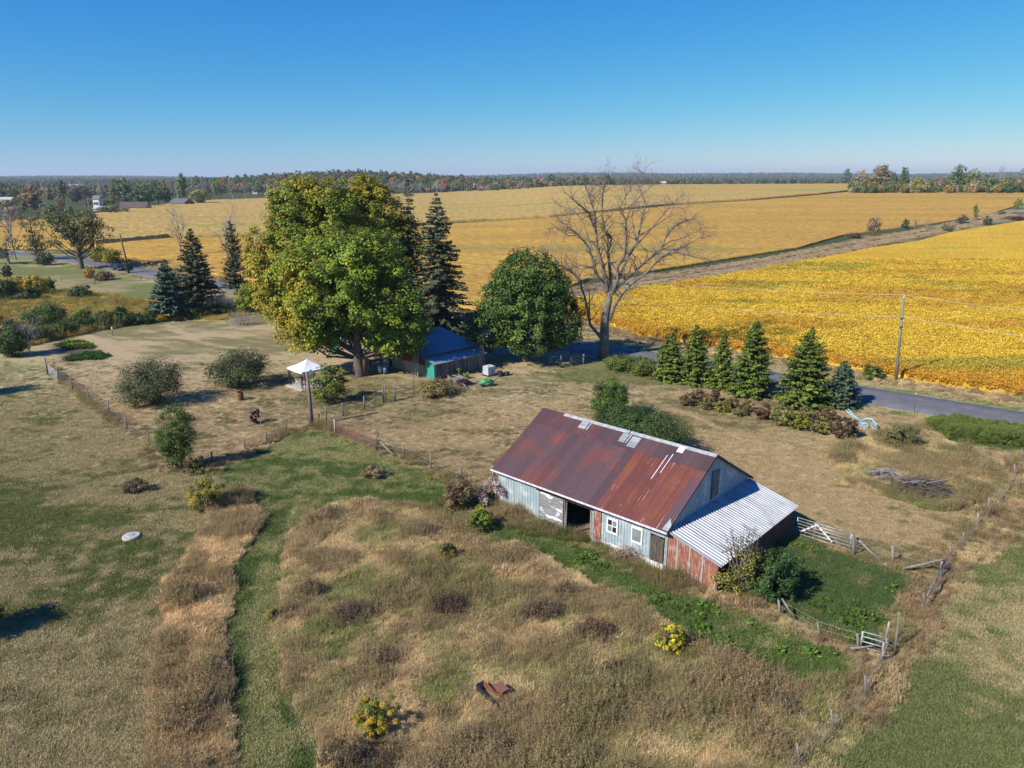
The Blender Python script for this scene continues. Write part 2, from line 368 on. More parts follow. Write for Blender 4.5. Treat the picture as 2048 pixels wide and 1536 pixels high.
ROWS = [  # weedy fence lines: polyline, half width
 ([(95, 725), (145, 782), (175, 806), (218, 832), (253, 862), (297, 890), (330, 935)], .35),
 ([(300, 900), (335, 940), (430, 935), (500, 900), (535, 888), (575, 862), (625, 852), (672, 866)], .75),
 ([(757, 900), (808, 915), (861, 940), (923, 970), (945, 985)], .7),
 ([(2300, 820), (2048, 925), (2001, 1006), (1979, 1036), (1925, 1088), (1884, 1150), (1850, 1215), (1795, 1300), (1770, 1330), (1730, 1395), (1668, 1460), (1600, 1535), (1500, 1700)], 1.05),
 ([(2300, 900), (2048, 990), (1990, 1060), (1935, 1110)], 1.3),
 ([(1707, 1105), (1760, 1122), (1800, 1138), (1884, 1150)], .55),
 ([(1430, 1195), (1520, 1215), (1560, 1235), (1640, 1275), (1700, 1300), (1770, 1315)], .75),
 ([(1590, 1050), (1650, 1085), (1707, 1108)], .3),
 ([(850, 775), (905, 782)], 1.0),
]
ROWSW = [(W(P), w) for P, w in ROWS]
LANEC = [(1090, 600), (1150, 592), (1252, 572), (1424, 545), (1580, 518), (1735, 486), (1875, 461), (1960, 441), (2060, 414), (2200, 395)]
LANEW = W(LANEC)
ROADC = np.array([(-600, 420), (-330, 315), (-207, 252.5), (-156.5, 227), (-129.7, 212.8), (-95, 184.2), (-84.2, 175), (-61, 156), (-40.8, 140.6), (-16.3, 122), (-7.4, 114.3), (7.3, 99.6), (13, 95.1), (18.8, 91.0), (29, 82.2), (36.7, 76), (43, 70.9), (51, 64.9), (80, 43), (160, -20), (300, -140)], float)
EDGE1 = W([(1130, 644), (1230, 660), (1280, 678), (1460, 705), (1531, 717), (1707, 746), (1790, 762), (1900, 780), (2048, 800), (2400, 858)]); EDGE2 = W([(190, 516), (320, 535), (480, 563), (620, 583), (850, 613), (960, 627), (1060, 634)])
def zones(x, y):
    wx = x + (fbm(x * .7, y * .7, 3, 3) - .5) * 1.3; wy = y + (fbm(x * .7 + 50, y * .7, 4, 3) - .5) * 1.3
    z = np.full(x.shape, PAST)
    for k, P in POLYW:
        if k in (FAR, GREEN, SCRUB, LAWN): z[pip(x, y, P)] = k
        else: z[pip(wx, wy, P)] = k
    for P, w in ROWSW: z[pld(wx, wy, P) < w] = ROW
    dl = pld(x, y, LANEW); z[(dl < 5.5) & (z == FAR)] = LANE
    dr = pld(wx, wy, ROADC); z[(dr < 9.5) & (z == FAR)] = VERGE
    de = np.minimum(pld(wx, wy, EDGE1), pld(wx, wy, EDGE2)); z[(de < 2.3) & np.isin(z, [FAR, VERGE])] = BUSHY
    return z
STR = (.36, .27, .145); LAWNC = (.255, .18, .10); GRN = (.105, .14, .04); DGR = (.055, .10, .025); TAN = (.40, .31, .17); BRN = (.22, .16, .085); OLV = (.19, .19, .07)
ZC = {PAST: ((.16, .18, .06), (.37, .315, .175), .51), LAWN: ((.185, .165, .08), (.39, .305, .18), .49), SCRUB: ((.20, .20, .055), (.40, .30, .085), .54),
      GREEN: ((.15, .165, .065), (.30, .25, .13), .48), PATH: ((.105, .155, .045), (.30, .29, .13), .43), WEED: (OLV, TAN, .60), STRIP: ((.27, .20, .10), (.46, .345, .19), .56),
      PADD: ((.085, .13, .045), (.22, .20, .095), .46), RPAST: ((.155, .18, .07), (.34, .29, .16), .56), ROUND: (OLV, TAN, .6), ASP: (DGR, GRN, .4), ROW: (BRN, TAN, .5),
      LANE: (TAN, BRN, .45), VERGE: ((.14, .17, .055), TAN, .5), FAR: ((.06, .075, .03), (.16, .14, .07), .42), BED: ((.14, .10, .065), (.2, .15, .09), .5),
      BUSHY: (TAN, BRN, .45), WALLW: ((.10, .11, .035), TAN, .5)}
nz = len(ZC)
ZA = np.array([ZC[i][0] if i in ZC else (0, 0, 0) for i in range(18)]); ZB = np.array([ZC[i][1] for i in range(18)]); ZBI = np.array([ZC[i][2] for i in range(18)])
def zcol(x, y):
    z = zones(x, y); A = ZA[z].copy(); B = ZB[z].copy(); bi = ZBI[z].copy()
    n = fbm(x * .055, y * .09, 21, 3); bi = bi + (n - .5) * .7 * np.isin(z, [PAST, LAWN, RPAST, PADD, PATH, GREEN])
    # lower left of the pasture dries out; the grass by the well cap is greener
    q = smooth((38 - y) / 10) * (z == PAST); A = A * (1 - q[..., None]) + np.array((.26, .22, .11)) * q[..., None]; bi += q * .06
    g = np.exp(-((x + 18) / 7) ** 2 - ((y - 41) / 7) ** 2) * (z == PAST); bi -= g * .16; A = A * (1 - .5 * g[..., None]) + np.array((.09, .13, .035)) * .5 * g[..., None]
    # wheel ruts of the track
    d1 = pld(x, y, RUT1); d2 = pld(x, y, RUT2); r = np.exp(-(d1 / .3) ** 2) + np.exp(-(d2 / .3) ** 2); bi += r * .3 * (z == PATH)
    # trodden, paler marks across the lawn
    for P in MARKS: bi += np.exp(-(pld(x, y, P) / .8) ** 2) * .16 * (z == LAWN)
    gl = np.exp(-((x - 10) / 9) ** 2 - ((y - 84) / 4) ** 2) * (z == LAWN); bi -= gl * .25; A = A * (1 - gl[..., None] * .6) + np.array((.12, .15, .05)) * gl[..., None] * .6
    # faint mowing lines
    m1 = np.sin((x * .97 + y * .22) * 2 * math.pi / 1.7); bi += m1 * .07 * (z == PAST) * (y < 42)
    m2 = np.sin((x * .55 + y * .83) * 2 * math.pi / 2.2) * (.5 + fbm(x * .05, y * .05, 91, 2)); bi += m2 * .035 * (z == LAWN)
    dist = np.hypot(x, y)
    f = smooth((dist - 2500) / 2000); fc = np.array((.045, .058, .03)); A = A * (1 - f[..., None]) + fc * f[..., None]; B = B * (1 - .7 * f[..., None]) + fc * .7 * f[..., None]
    return z, A, B, bi
RUT1 = W([(500, 1540), (505, 1400), (510, 1280), (535, 1130), (600, 1010)]); RUT2 = W([(565, 1540), (540, 1400), (530, 1280), (560, 1150), (625, 1000)])
MARKS = [W(p) for p in ([(160, 670), (210, 700), (270, 720), (420, 720)], [(170, 668), (260, 715)], [(330, 650), (420, 690), (520, 700)], [(380, 800), (430, 860), (520, 870)], [(400, 780), (500, 850)], [(1300, 800), (1500, 880), (1620, 960), (1800, 1080)], [(1400, 860), (1640, 930)], [(960, 820), (1040, 790), (1180, 790)])]
def lines(spec):
    o = [spec[0][0]]
    for a, b, s in spec: o += list(np.arange(a + s, b + 1e-6, s))
    return np.array(sorted(set(np.round(o, 3))))
xs = np.concatenate([-np.geomspace(9000, 130, 34), np.arange(-126, -62, 2), np.arange(-62, -40, .7), np.arange(-40, 40, .32), np.arange(40, 64, .7), np.arange(64, 130, 2), np.geomspace(132, 9000, 34)])
ys = np.concatenate([-np.geomspace(3000, 30, 12), np.arange(-20, 20, 3), np.arange(20, 72, .32), np.arange(72, 110, .6), np.arange(110, 260, 2), np.geomspace(262, 12000, 90)])
X, Y = np.meshgrid(xs, ys); nx, ny = len(xs), len(ys)
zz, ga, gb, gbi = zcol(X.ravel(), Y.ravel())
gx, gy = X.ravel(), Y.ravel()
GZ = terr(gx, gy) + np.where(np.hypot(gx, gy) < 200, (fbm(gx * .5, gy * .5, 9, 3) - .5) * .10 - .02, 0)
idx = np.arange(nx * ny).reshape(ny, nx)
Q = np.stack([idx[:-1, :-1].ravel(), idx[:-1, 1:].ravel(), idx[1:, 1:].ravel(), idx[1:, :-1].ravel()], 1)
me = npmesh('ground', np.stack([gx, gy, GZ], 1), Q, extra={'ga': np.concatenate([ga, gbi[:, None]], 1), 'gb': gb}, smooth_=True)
tag(link('ground', me, M['ground']), kind='structure')

hz = MB().box(-10500, 10500, -3600, 13500, -4, 125).build('haze', None); hm = bpy.data.materials.new('haze_air'); hm.use_nodes = True
hn = hm.node_tree.nodes; hn.remove(hn['Principled BSDF']); pv = hn.new('ShaderNodeVolumePrincipled'); pv.inputs['Density'].default_value = 9e-5
pv.inputs['Color'].default_value = (.72, .88, 1, 1); pv.inputs['Anisotropy'].default_value = .1; hm.node_tree.links.new(pv.outputs[0], hn['Material Output'].inputs['Volume'])
hz.data.materials.clear(); hz.data.materials.append(hm); tag(hz, kind='stuff', label='thin blue haze in the air over the fields and far hills', cat='haze')

# ------------------------------------------------------------------ road, lane, crop fields
def strip(name, P, half, m, dz, up=1):
    P = np.asarray(P, float); out = []
    for i in range(len(P) - 1):
        n = max(2, int(np.hypot(*(P[i + 1] - P[i])) / 3)); 
        for k in range(n): out.append(P[i] + (P[i + 1] - P[i]) * k / n)
    out.append(P[-1]); P = np.array(out)
    for _ in range(6): P[1:-1] = (P[:-2] + 2 * P[1:-1] + P[2:]) / 4
    T = np.gradient(P, axis=0); T /= np.hypot(T[:, 0], T[:, 1])[:, None]; Nn = np.stack([-T[:, 1], T[:, 0]], 1)
    rows = []
    for s, h in ((-1.12, -.25), (-1, 0), (-.5, .04), (0, .06), (.5, .04), (1, 0), (1.12, -.25)):
        j = 1 + (fbm(P[:, 0] * .4, P[:, 1] * .4 + s, 8, 2) - .5) * (.1 if abs(s) > .9 else 0)
        q = P + Nn * (s * half * j)[:, None]; rows.append(np.stack([q[:, 0], q[:, 1], terr(q[:, 0], q[:, 1]) + dz + h], 1))
    V = np.stack(rows, 1).reshape(-1, 3); n = len(P); I = np.arange(n * 7).reshape(n, 7)
    Qd = np.stack([I[:-1, :-1].ravel(), I[1:, :-1].ravel(), I[1:, 1:].ravel(), I[:-1, 1:].ravel()], 1)
    return tag(link(name, npmesh(name, V, Qd[:, ::-1] if up < 0 else Qd, smooth_=True), m), kind='structure')
strip('road', ROADC, 3.1, M['asphalt'], .07)
strip('gravel_lane', LANEW, 1.15, M['gravel'], .10)
strip('driveway', W([(930, 662), (985, 690), (1015, 712)]), 1.3, M['gravel'], .05)
def field(name, top, bot, m, h, nxx, nyy, rel):
    tx = [p[0] for p in top]; bx = [p[0] for p in bot]; x0 = max(tx[0], bx[0]); x1 = min(tx[-1], bx[-1])
    px = np.linspace(x0, x1, nxx); yt = np.interp(px, tx, [p[1] for p in top]); yb = np.interp(px, bx, [p[1] for p in bot])
    a = Gv(px, yb); b = Gv(px, yt)
    da = a[:, 1]; db = b[:, 1]
    t = np.linspace(0, 1, nyy)[:, None]
    # even steps in 1/distance, so the mesh stays fine where it is near
    inv = (1 / da) * (1 - t) + (1 / db) * t; Yy = 1 / inv; s = (Yy - da) / (db - da + 1e-9); Xx = a[:, 0] + (b[:, 0] - a[:, 0]) * s
    edge = np.ones((nyy, nxx)); hh = h * (.8 + rel * fbm(Xx * .5, Yy * .5, 31, 3)) + rel * h * (rng.random((nyy, nxx)) - .5) * .8
    Z = terr(Xx, Yy) + hh
    def ring(A, fn): return fn
    Xx = np.vstack([Xx[:1], Xx, Xx[-1:]]); Yy = np.vstack([Yy[:1] - .05, Yy, Yy[-1:] + .05]); Z = np.vstack([terr(Xx[0], Yy[0])[None] - .1, Z, terr(Xx[-1], Yy[-1])[None] - .1])
    Xx = np.hstack([Xx[:, :1], Xx, Xx[:, -1:]]); Yy = np.hstack([Yy[:, :1], Yy, Yy[:, -1:]]); Z = np.hstack([(terr(Xx[:, 0], Yy[:, 0]) - .1)[:, None], Z, (terr(Xx[:, -1], Yy[:, -1]) - .1)[:, None]])
    n2, n1 = Xx.shape; I = np.arange(n1 * n2).reshape(n2, n1)
    Qd = np.stack([I[:-1, :-1].ravel(), I[:-1, 1:].ravel(), I[1:, 1:].ravel(), I[1:, :-1].ravel()], 1)
    return tag(link(name, npmesh(name, np.stack([Xx.ravel(), Yy.ravel(), Z.ravel()], 1), Qd), m), kind='structure')
F1T = [(1130, 606), (1175, 599), (1252, 588), (1367, 570), (1481, 552), (1600, 530), (1660, 515), (1757, 496), (1834, 485), (1901, 467), (2048, 443), (2400, 410)]
F1B = [(1130, 640), (1230, 656), (1280, 674), (1460, 700), (1531, 712), (1707, 740), (1790, 756), (1900, 773), (2048, 793), (2400, 850)]
F2T = [(190, 493), (335, 479), (500, 474), (700, 465), (880, 451), (1100, 437), (1350, 412), (1500, 403), (1640, 391), (1735, 381), (1800, 383), (2048, 387), (2400, 389)]
F2B = [(190, 513), (320, 532), (480, 560), (620, 580), (850, 610), (960, 624), (1050, 632), (1100, 596), (1177, 560), (1289, 547), (1395, 530), (1500, 513), (1600, 497), (1687, 472), (1848, 451), (1955, 435), (2048, 409), (2400, 391)]
F3T = [(190, 433), (330, 413), (420, 404), (500, 401), (560, 399), (860, 389), (1080, 375), (1300, 372.5), (1500, 371), (1732, 370)]
F3B = [(190, 492.3)] + [(a, b - .7) for a, b in F2T if a < 1700] + [(1732, 380.5)]
field('soybean_field', F1T, F1B, M['soy'], .55, 520, 190, .5)
field('far_soybean_field', F2T, F2B, M['soy2'], .6, 420, 90, .4)
field('corn_field', F3T, F3B, M['corn'], 1.9, 380, 60, .25)
field('left_soybean_field', [(-700, 452), (0, 443), (186, 437)], [(-700, 500), (0, 498), (186, 500)], M['soy2'], .6, 90, 24, .4)

# ------------------------------------------------------------------ foliage
def unit(v): return v / (np.linalg.norm(v, axis=1, keepdims=True) + 1e-9)
def leafmesh(name, P, size, nrm, tint, asp=.62, tri=False):
    n = len(P); nrm = unit(nrm); r = unit(rng.normal(size=(n, 3))); t = unit(np.cross(nrm, r)); b = np.cross(nrm, t)
    s = np.broadcast_to(np.asarray(size, float), (n,))[:, None]
    if tri:
        V = np.stack([P - t * s, P + t * s * .9 + b * s * asp, P + t * s * .2 - b * s * asp], 1).reshape(-1, 3); k = 3
    else:
        V = np.stack([P - t * s, P - b * s * asp + nrm * s * .12, P + t * s, P + b * s * asp + nrm * s * .12], 1).reshape(-1, 3); k = 4
    return npmesh(name, V, np.arange(n * k).reshape(n, k), tint=np.repeat(tint, k, 0))
def mixt(cols, w):
    cols = np.array(cols); return cols[w]
def crown(name, lobes, nclu, nper, crad, ls, cols, wts, colfn=None, shell=.35, gap=.0, flat=.75, up=.5, jit=.22):
    """lobes: (cx,cy,cz,rx,ry,rz); returns mesh and cluster centres"""
    Lb = np.array(lobes, float); vol = Lb[:, 3] * Lb[:, 4] * Lb[:, 5]; pick = rng.choice(len(Lb), nclu, p=vol ** .75 / (vol ** .75).sum())
    L_ = Lb[pick]; d = unit(rng.normal(size=(nclu, 3))); r = 1 - np.abs(rng.normal(size=nclu)) * shell; r = np.clip(r, .05, 1.08)
    Cc = L_[:, :3] + d * L_[:, 3:] * r[:, None]
    if gap:
        s = L_[0, 3] * .35 + .3
        keep = fbm(Cc[:, 0] / s + Cc[:, 2] / s * .7, Cc[:, 1] / s + Cc[:, 2] / s * .8, rng.integers(99), 2) > gap
        Cc = Cc[keep]; d = d[keep]
    n = len(Cc)
    ci = rng.choice(len(cols), n, p=np.array(wts) / sum(wts)); cc = np.array(cols, float)[ci]
    if colfn is not None: cc = colfn(Cc, cc)
    cc = cc * rng.uniform(.62, 1.35, (n, 1)); cr = crad * rng.uniform(.6, 1.25, n)
    I = np.repeat(np.arange(n), nper)
    off = rng.normal(size=(len(I), 3)); off /= np.maximum(1, np.linalg.norm(off, axis=1) / 1.7)[:, None]; off *= np.array([.6, .6, .6 * flat])
    P = Cc[I] + off * cr[I][:, None]
    P[:, 2] = np.maximum(P[:, 2], .04)
    nr = off * .8 + d[I] * .5 + np.array([0, 0, up]) + rng.normal(size=P.shape) * .45
    t = cc[I] * rng.uniform(1 - jit, 1 + jit, (len(I), 1)) * (1 + rng.normal(size=(len(I), 3)) * .04)
    return leafmesh(name, P, ls * rng.uniform(.7, 1.3, len(I)), nr, np.clip(t, .005, 1)), Cc
def limbs(mb, H, r0, z0, zt, targets, n=6, bend=.15, thin=.25):
    lean = Vector((random.uniform(-.03, .03), random.uniform(-.03, .03), 0)) * H
    pts = [Vector((0, 0, -.15)), Vector((0, 0, .25)), Vector((0, 0, z0)), Vector((0, 0, (z0 + zt) / 2)) + lean * .5, Vector((0, 0, zt)) + lean]
    mb.tube(pts, [r0 * 1.5, r0 * 1.1, r0 * .85, r0 * .5, r0 * .12], 9)
    for t in targets:
        t = Vector(t); hz = math.hypot(t.x, t.y); zs = max(z0 * .8, min(zt * .9, t.z - hz * random.uniform(.5, 1.0))); zs = min(zs, max(t.z, z0 * .8))
        f = min(1, max(0, (zs - z0) / max(.1, zt - z0))); rs = max(r0 * thin * (1 - .75 * f), .015); a = Vector((0, 0, zs)) + lean * f
        m1 = a.lerp(t, .4) + Vector((0, 0, -.08 * hz)); m2 = a.lerp(t, .75) + Vector((random.uniform(-1, 1), random.uniform(-1, 1), random.uniform(-.5, .5))) * bend * hz * .3
        mb.tube([a, m1, m2, t], [rs, rs * .7, rs * .42, rs * .12], 5, False)
def bare(mb, p, d, L, r, depth, nb=3, curl=.28, n=5, up=.12, minr=.012):
    p = Vector(p); d = Vector(d).normalized(); pts = [p.copy()]; k = 4 if depth > 1 else 3; rr = [r]
    for i in range(k):
        d = (d + Vector((random.gauss(0, curl), random.gauss(0, curl), random.gauss(0, curl * .7) + up)) * .5).normalized()
        p = p + d * (L / k); pts.append(p.copy()); rr.append(max(minr * .5, r * (1 - .68 * (i + 1) / k)))
    mb.tube(pts, rr, n if depth > 1 else 3, False)
    if depth <= 0: return
    for j in range(nb):
        f = random.uniform(.3, 1.0); i = min(k - 1, int(f * k)); q = pts[i].lerp(pts[i + 1], f * k - i if f < 1 else 1)
        dd = (pts[i + 1] - pts[i]).normalized(); s = Vector((random.gauss(0, 1), random.gauss(0, 1), random.gauss(0, .6)))
        s = (s - dd * s.dot(dd)).normalized(); nd = dd * random.uniform(.55, .9) + s * random.uniform(.5, .85)
        bare(mb, q, nd, L * random.uniform(.5, .78), max(minr, rr[i] * .55), depth - 1, nb, curl, max(3, n - 1), up, minr)
def tree(name, label, cat, base, H, lobes, nclu, nper, crad, ls, cols, wts, r0, z0, bark='bark', nl=22, group=None, **k):
    g = base if isinstance(base, Vector) else G(*base)
    e = empty(name, g, 0, label, cat, group)
    me, Cc = crown('crown', lobes, nclu, nper, crad, ls, cols, wts, **k); link('crown', me, M['leaf'], e)
    mb = MB(); t = Cc[rng.choice(len(Cc), min(nl, len(Cc)), replace=False)]; zt = max(l[2] + l[5] * .5 for l in lobes)
    limbs(mb, H, r0, z0, zt, t); mb.build('trunk', M[bark], e, True); return e
def shrub(name, label, cat, base, w, h, cols, wts, n=60, nper=30, ls=.07, crad=None, depth=None, group=None, gap=0, stems=True, lean=0, **k):
    g = base if isinstance(base, Vector) else G(*base)
    e = empty(name, g, 0, label, cat, group); d = depth or w
    k.setdefault('shell', .28)
    me, Cc = crown('foliage', [(0, 0, h * .52, w / 2, d / 2, h * .5), (w * .12, d * .1, h * .6, w * .34, d * .36, h * .42), (-w * .14, -d * .08, h * .4, w * .36, d * .36, h * .36)], n, nper, crad or max(.14, w * .13), ls, cols, wts, gap=gap, **k)
    link('foliage', me, M['leaf'], e)
    mb = MB()
    for t in Cc[rng.choice(len(Cc), min(9, len(Cc)), replace=False)]:
        mb.tube([(t[0] * .08, t[1] * .08, -.05), (t[0] * .5, t[1] * .5, t[2] * .55), tuple(t)], [.03 * h ** .5, .02 * h ** .5, .006], 4, False)
    mb.build('stems', M['bark'], e); return e
def spruce_mesh(H, R, levels, nb, cols, z0=.4, dens=1.0, ls=.2, droop=.22, pw=.8, ragged=.2, top=.03, nb_top=4):
    P = []; Nn = []; T = []; S = []; mb = MB(); cols = np.array(cols, float)
    mb.tube([(0, 0, -.1), (0, 0, H * .5), (0, 0, H * .97)], [max(.05, H * .016), H * .009, .012], 7)
    for i in range(levels):
        f = (i + random.random() * .7) / levels; z = z0 + (H - z0) * f ** .95; Rl = R * ((1 - f) ** pw) + top * R
        k = max(nb_top, int(nb * (1 - f * .55)))
        for j in range(k):
            a = random.random() * 6.283; L = Rl * random.uniform(1 - ragged * 1.6, 1 + ragged * .7)
            if random.random() < .08: L *= .55
            c = cols[random.randrange(len(cols))] * random.uniform(.75, 1.3)
            rise = .5 * f - droop; sag = random.uniform(.0, .12)
            q = Vector((math.cos(a) * L, math.sin(a) * L, L * rise)); 
            if L > .35: mb.tube([(0, 0, z), (q.x * .5, q.y * .5, z + q.z * .5 - .05 * L), (q.x * .92, q.y * .92, z + q.z * .92)], [.02 + .006 * L, .012, .004], 3, False)
            n = max(2, int(L / (ls * .62) * dens))
            for m_ in range(n):
                s = (m_ + random.random()) / n; s = .12 + .88 * s ** .8; wd = .22 * L * (1 - s) + .10
                for side in (-1, 1):
                    o = random.uniform(0, wd) * side
                    P.append((math.cos(a) * L * s - math.sin(a) * o, math.sin(a) * L * s + math.cos(a) * o, z + L * s * rise - sag * L * s * (1 - s) * 2 + random.uniform(-.06, .06) - abs(o) * .25))
                    Nn.append((math.cos(a) * .35 + random.gauss(0, .4), math.sin(a) * .35 + random.gauss(0, .4), .7)); T.append(c * random.uniform(.8, 1.2)); S.append(ls * random.uniform(.7, 1.25) * (.6 + .4 * min(1, L / R * 2)))
    return leafmesh('needles', np.array(P), np.array(S), np.array(Nn), np.array(T), asp=.42), mb.mesh('trunk', True)
def spruce(name, label, base, H, R, cat='spruce', group=None, bark='bark', **k):
    g = base if isinstance(base, Vector) else G(*base); e = empty(name, g, random.random() * 6, label, cat, group)
    a, b = spruce_mesh(H, R, **k); link('needles', a, M['needle'], e); link('trunk', b, M[bark], e); return e

# ------------------------------------------------------------------ scatter of uncountable growth
def protos(name, makers):
    c = bpy.data.collections.new(name)
    for i, mk in enumerate(makers):
        me = mk(); me.materials.clear(); me.materials.append(M['grass']); o = bpy.data.objects.new('%s_%02d' % (name, i), me); c.objects.link(o)
    return c
def tuft(n, h, r, w, lean=.5, curve=.4, shades=((1, 1, 1), (.7, .72, .6), (1.25, 1.15, 1.0))):
    def mk():
        V = []; Q = []; T = []
        for i in range(n):
            a = random.random() * 6.283; q = r * random.random() ** .6; x = q * math.cos(a); y = q * math.sin(a); b = random.random() * 6.283
            hh = h * random.uniform(.5, 1.15); l = hh * lean * random.uniform(.2, 1.2); la = random.random() * 6.283; lx = math.cos(la) * l; ly = math.sin(la) * l
            dx = math.cos(b) * w; dy = math.sin(b) * w; k = len(V); c = np.array(random.choice(shades)) * random.uniform(.8, 1.2)
            V += [(x - dx, y - dy, -.03), (x + dx, y + dy, -.03), (x + lx * .4 + dx * .8, y + ly * .4 + dy * .8, hh * .62), (x + lx * .4 - dx * .8, y + ly * .4 - dy * .8, hh * .62), (x + lx, y + ly, hh * (1 - curve * .35))]
            Q += [(k, k + 1, k + 2), (k, k + 2, k + 3), (k + 3, k + 2, k + 4)]; T += [c * .85, c * .85, c, c, c * 1.1]
        return npmesh('tuft', V, Q, extra={'shade': np.array(T)})
    return mk
def forb(n, h, r, ls, leaf=6, stemw=.012, shades=((1, 1, 1), (.85, .85, .82), (1.2, 1.15, 1.05))):
    def mk():
        V = []; Q = []; T = []
        for i in range(n):
            a = random.random() * 6.283; q = r * random.random() ** .5; x = q * math.cos(a); y = q * math.sin(a); hh = h * random.uniform(.6, 1.1)
            tx = x + random.gauss(0, .16) * hh; ty = y + random.gauss(0, .16) * hh; k = len(V); c = np.array(random.choice(shades))
            V += [(x - stemw, y, 0), (x + stemw, y, 0), (tx + stemw * .5, ty, hh), (tx - stemw * .5, ty + .005, hh)]; Q.append((k, k + 1, k + 2, k + 3)); T += [c * .6] * 4
            for j in range(leaf):
                f = random.uniform(.25, 1.05); px = x + (tx - x) * f + random.gauss(0, ls); py = y + (ty - y) * f + random.gauss(0, ls); pz = max(.03, hh * f); u = Vector((random.gauss(0, 1), random.gauss(0, 1), random.gauss(0, .7))).normalized() * ls
                v = Vector((random.gauss(0, 1), random.gauss(0, 1), random.gauss(0, .7))).normalized() * ls * .55; p = Vector((px, py, pz)); k = len(V); c2 = c * random.uniform(.75, 1.25)
                V += [tuple(p - u), tuple(p - v), tuple(p + u), tuple(p + v)]; Q.append((k, k + 1, k + 2, k + 3)); T += [c2] * 4
        return npmesh('forb', V, Q, extra={'shade': np.array(T)})
    return mk
def treeblob(n, w, h, ls, kind=0):
    def mk():
        P = rng.normal(size=(n, 3)); P = unit(P) * (1 - np.abs(rng.normal(size=(n, 1))) * .25); low = P[:, 2:3] * .5 + .5
        wd = np.where(kind == 1, 1.15 * (1 - low) + .05, 1.0); P = np.concatenate([P[:, :2] * w / 2 * wd, low * h * .85 + h * .15], 1)
        nr = P - np.array([0, 0, h * .5]) + rng.normal(size=P.shape) * h * .2; s = ls * rng.uniform(.6, 1.3, n)
        nr = unit(nr); t = unit(np.cross(nr, rng.normal(size=(n, 3)))); b = np.cross(nr, t); V = np.stack([P - t * s[:, None], P - b * s[:, None] * .6, P + t * s[:, None], P + b * s[:, None] * .6], 1).reshape(-1, 3)
        return npmesh('blob', V, np.arange(n * 4).reshape(n, 4), extra={'shade': np.repeat(rng.uniform(.65, 1.25, (n, 1)) * np.ones((1, 3)), 4, 0)})
    return mk
def scatter(name, P, tint, coll, ncol, scl, tilt=.12, idx=None, sz=None, label=None, cat=None, rot=None):
    n = len(P)
    if n == 0: return
    me = bpy.data.meshes.new(name); me.vertices.add(n); me.vertices.foreach_set('co', np.asarray(P, np.float32).ravel())
    a = me.attributes.new('tint', 'FLOAT_COLOR', 'POINT'); c = np.ones((n, 4), np.float32); c[:, :3] = np.clip(tint, .004, 1); a.data.foreach_set('color', c.ravel())
    R = np.stack([rng.normal(0, tilt, n), rng.normal(0, tilt, n), rng.uniform(0, 6.283, n)], 1).astype(np.float32) if rot is None else rot.astype(np.float32)
    a = me.attributes.new('rot', 'FLOAT_VECTOR', 'POINT'); a.data.foreach_set('vector', R.ravel())
    S = np.broadcast_to(np.asarray(scl, float), (n,)); S3 = np.stack([S, S, S if sz is None else S * sz], 1).astype(np.float32)
    a = me.attributes.new('scl', 'FLOAT_VECTOR', 'POINT'); a.data.foreach_set('vector', S3.ravel())
    a = me.attributes.new('idx', 'INT', 'POINT'); a.data.foreach_set('value', (rng.integers(0, ncol, n) if idx is None else idx).astype(np.int32))
    ng = bpy.data.node_groups.new(name, 'GeometryNodeTree'); ng.interface.new_socket('Geometry', in_out='INPUT', socket_type='NodeSocketGeometry'); ng.interface.new_socket('Geometry', in_out='OUTPUT', socket_type='NodeSocketGeometry')
    N = ng.nodes; L = ng.links; gi = N.new('NodeGroupInput'); go = N.new('NodeGroupOutput'); ip = N.new('GeometryNodeInstanceOnPoints'); ci = N.new('GeometryNodeCollectionInfo')
    ci.inputs['Collection'].default_value = coll; ci.inputs['Separate Children'].default_value = True; ci.inputs['Reset Children'].default_value = True
    def at(nm, ty):
        q = N.new('GeometryNodeInputNamedAttribute'); q.data_type = ty; q.inputs['Name'].default_value = nm; return q.outputs[0]
    L.new(gi.outputs[0], ip.inputs['Points']); L.new(ci.outputs[0], ip.inputs['Instance']); ip.inputs['Pick Instance'].default_value = True
    L.new(at('idx', 'INT'), ip.inputs['Instance Index']); er = N.new('FunctionNodeEulerToRotation'); L.new(at('rot', 'FLOAT_VECTOR'), er.inputs[0]); L.new(er.outputs[0], ip.inputs['Rotation'])
    L.new(at('scl', 'FLOAT_VECTOR'), ip.inputs['Scale']); L.new(ip.outputs[0], go.inputs[0])
    o = bpy.data.objects.new(name, me); COL.objects.link(o); md = o.modifiers.new('scatter', 'NODES'); md.node_group = ng
    return tag(o, label, cat, None, 'stuff')
def seen(P, m=160):
    px, py = proj(P); return (px > -m) & (px < 2048 + m) & (py < 1536 + m) & (P[:, 1] > 10)
def tri_pts(n, x0, x1, y0, y1):
    x = rng.uniform(x0, x1, n); y = rng.uniform(y0, y1, n); return x, y
BARN_O = Vector((9.11, 38.8, 0)); BTH = -0.746; bX = Vector((math.cos(BTH), math.sin(BTH), 0)); bY = Vector((-math.sin(BTH), math.cos(BTH), 0))
def inbarn(x, y, m=.05):
    u = (x - BARN_O.x) * bX.x + (y - BARN_O.y) * bX.y; v = (x - BARN_O.x) * bY.x + (y - BARN_O.y) * bY.y
    return (u > -13.7 - m) & (u < 3.25 + m) & (v > -m) & (v < 10.05 + m)
def lay(x, y): return terr(x, y) + (fbm(x * .5, y * .5, 9, 3) - .5) * .10 - .02

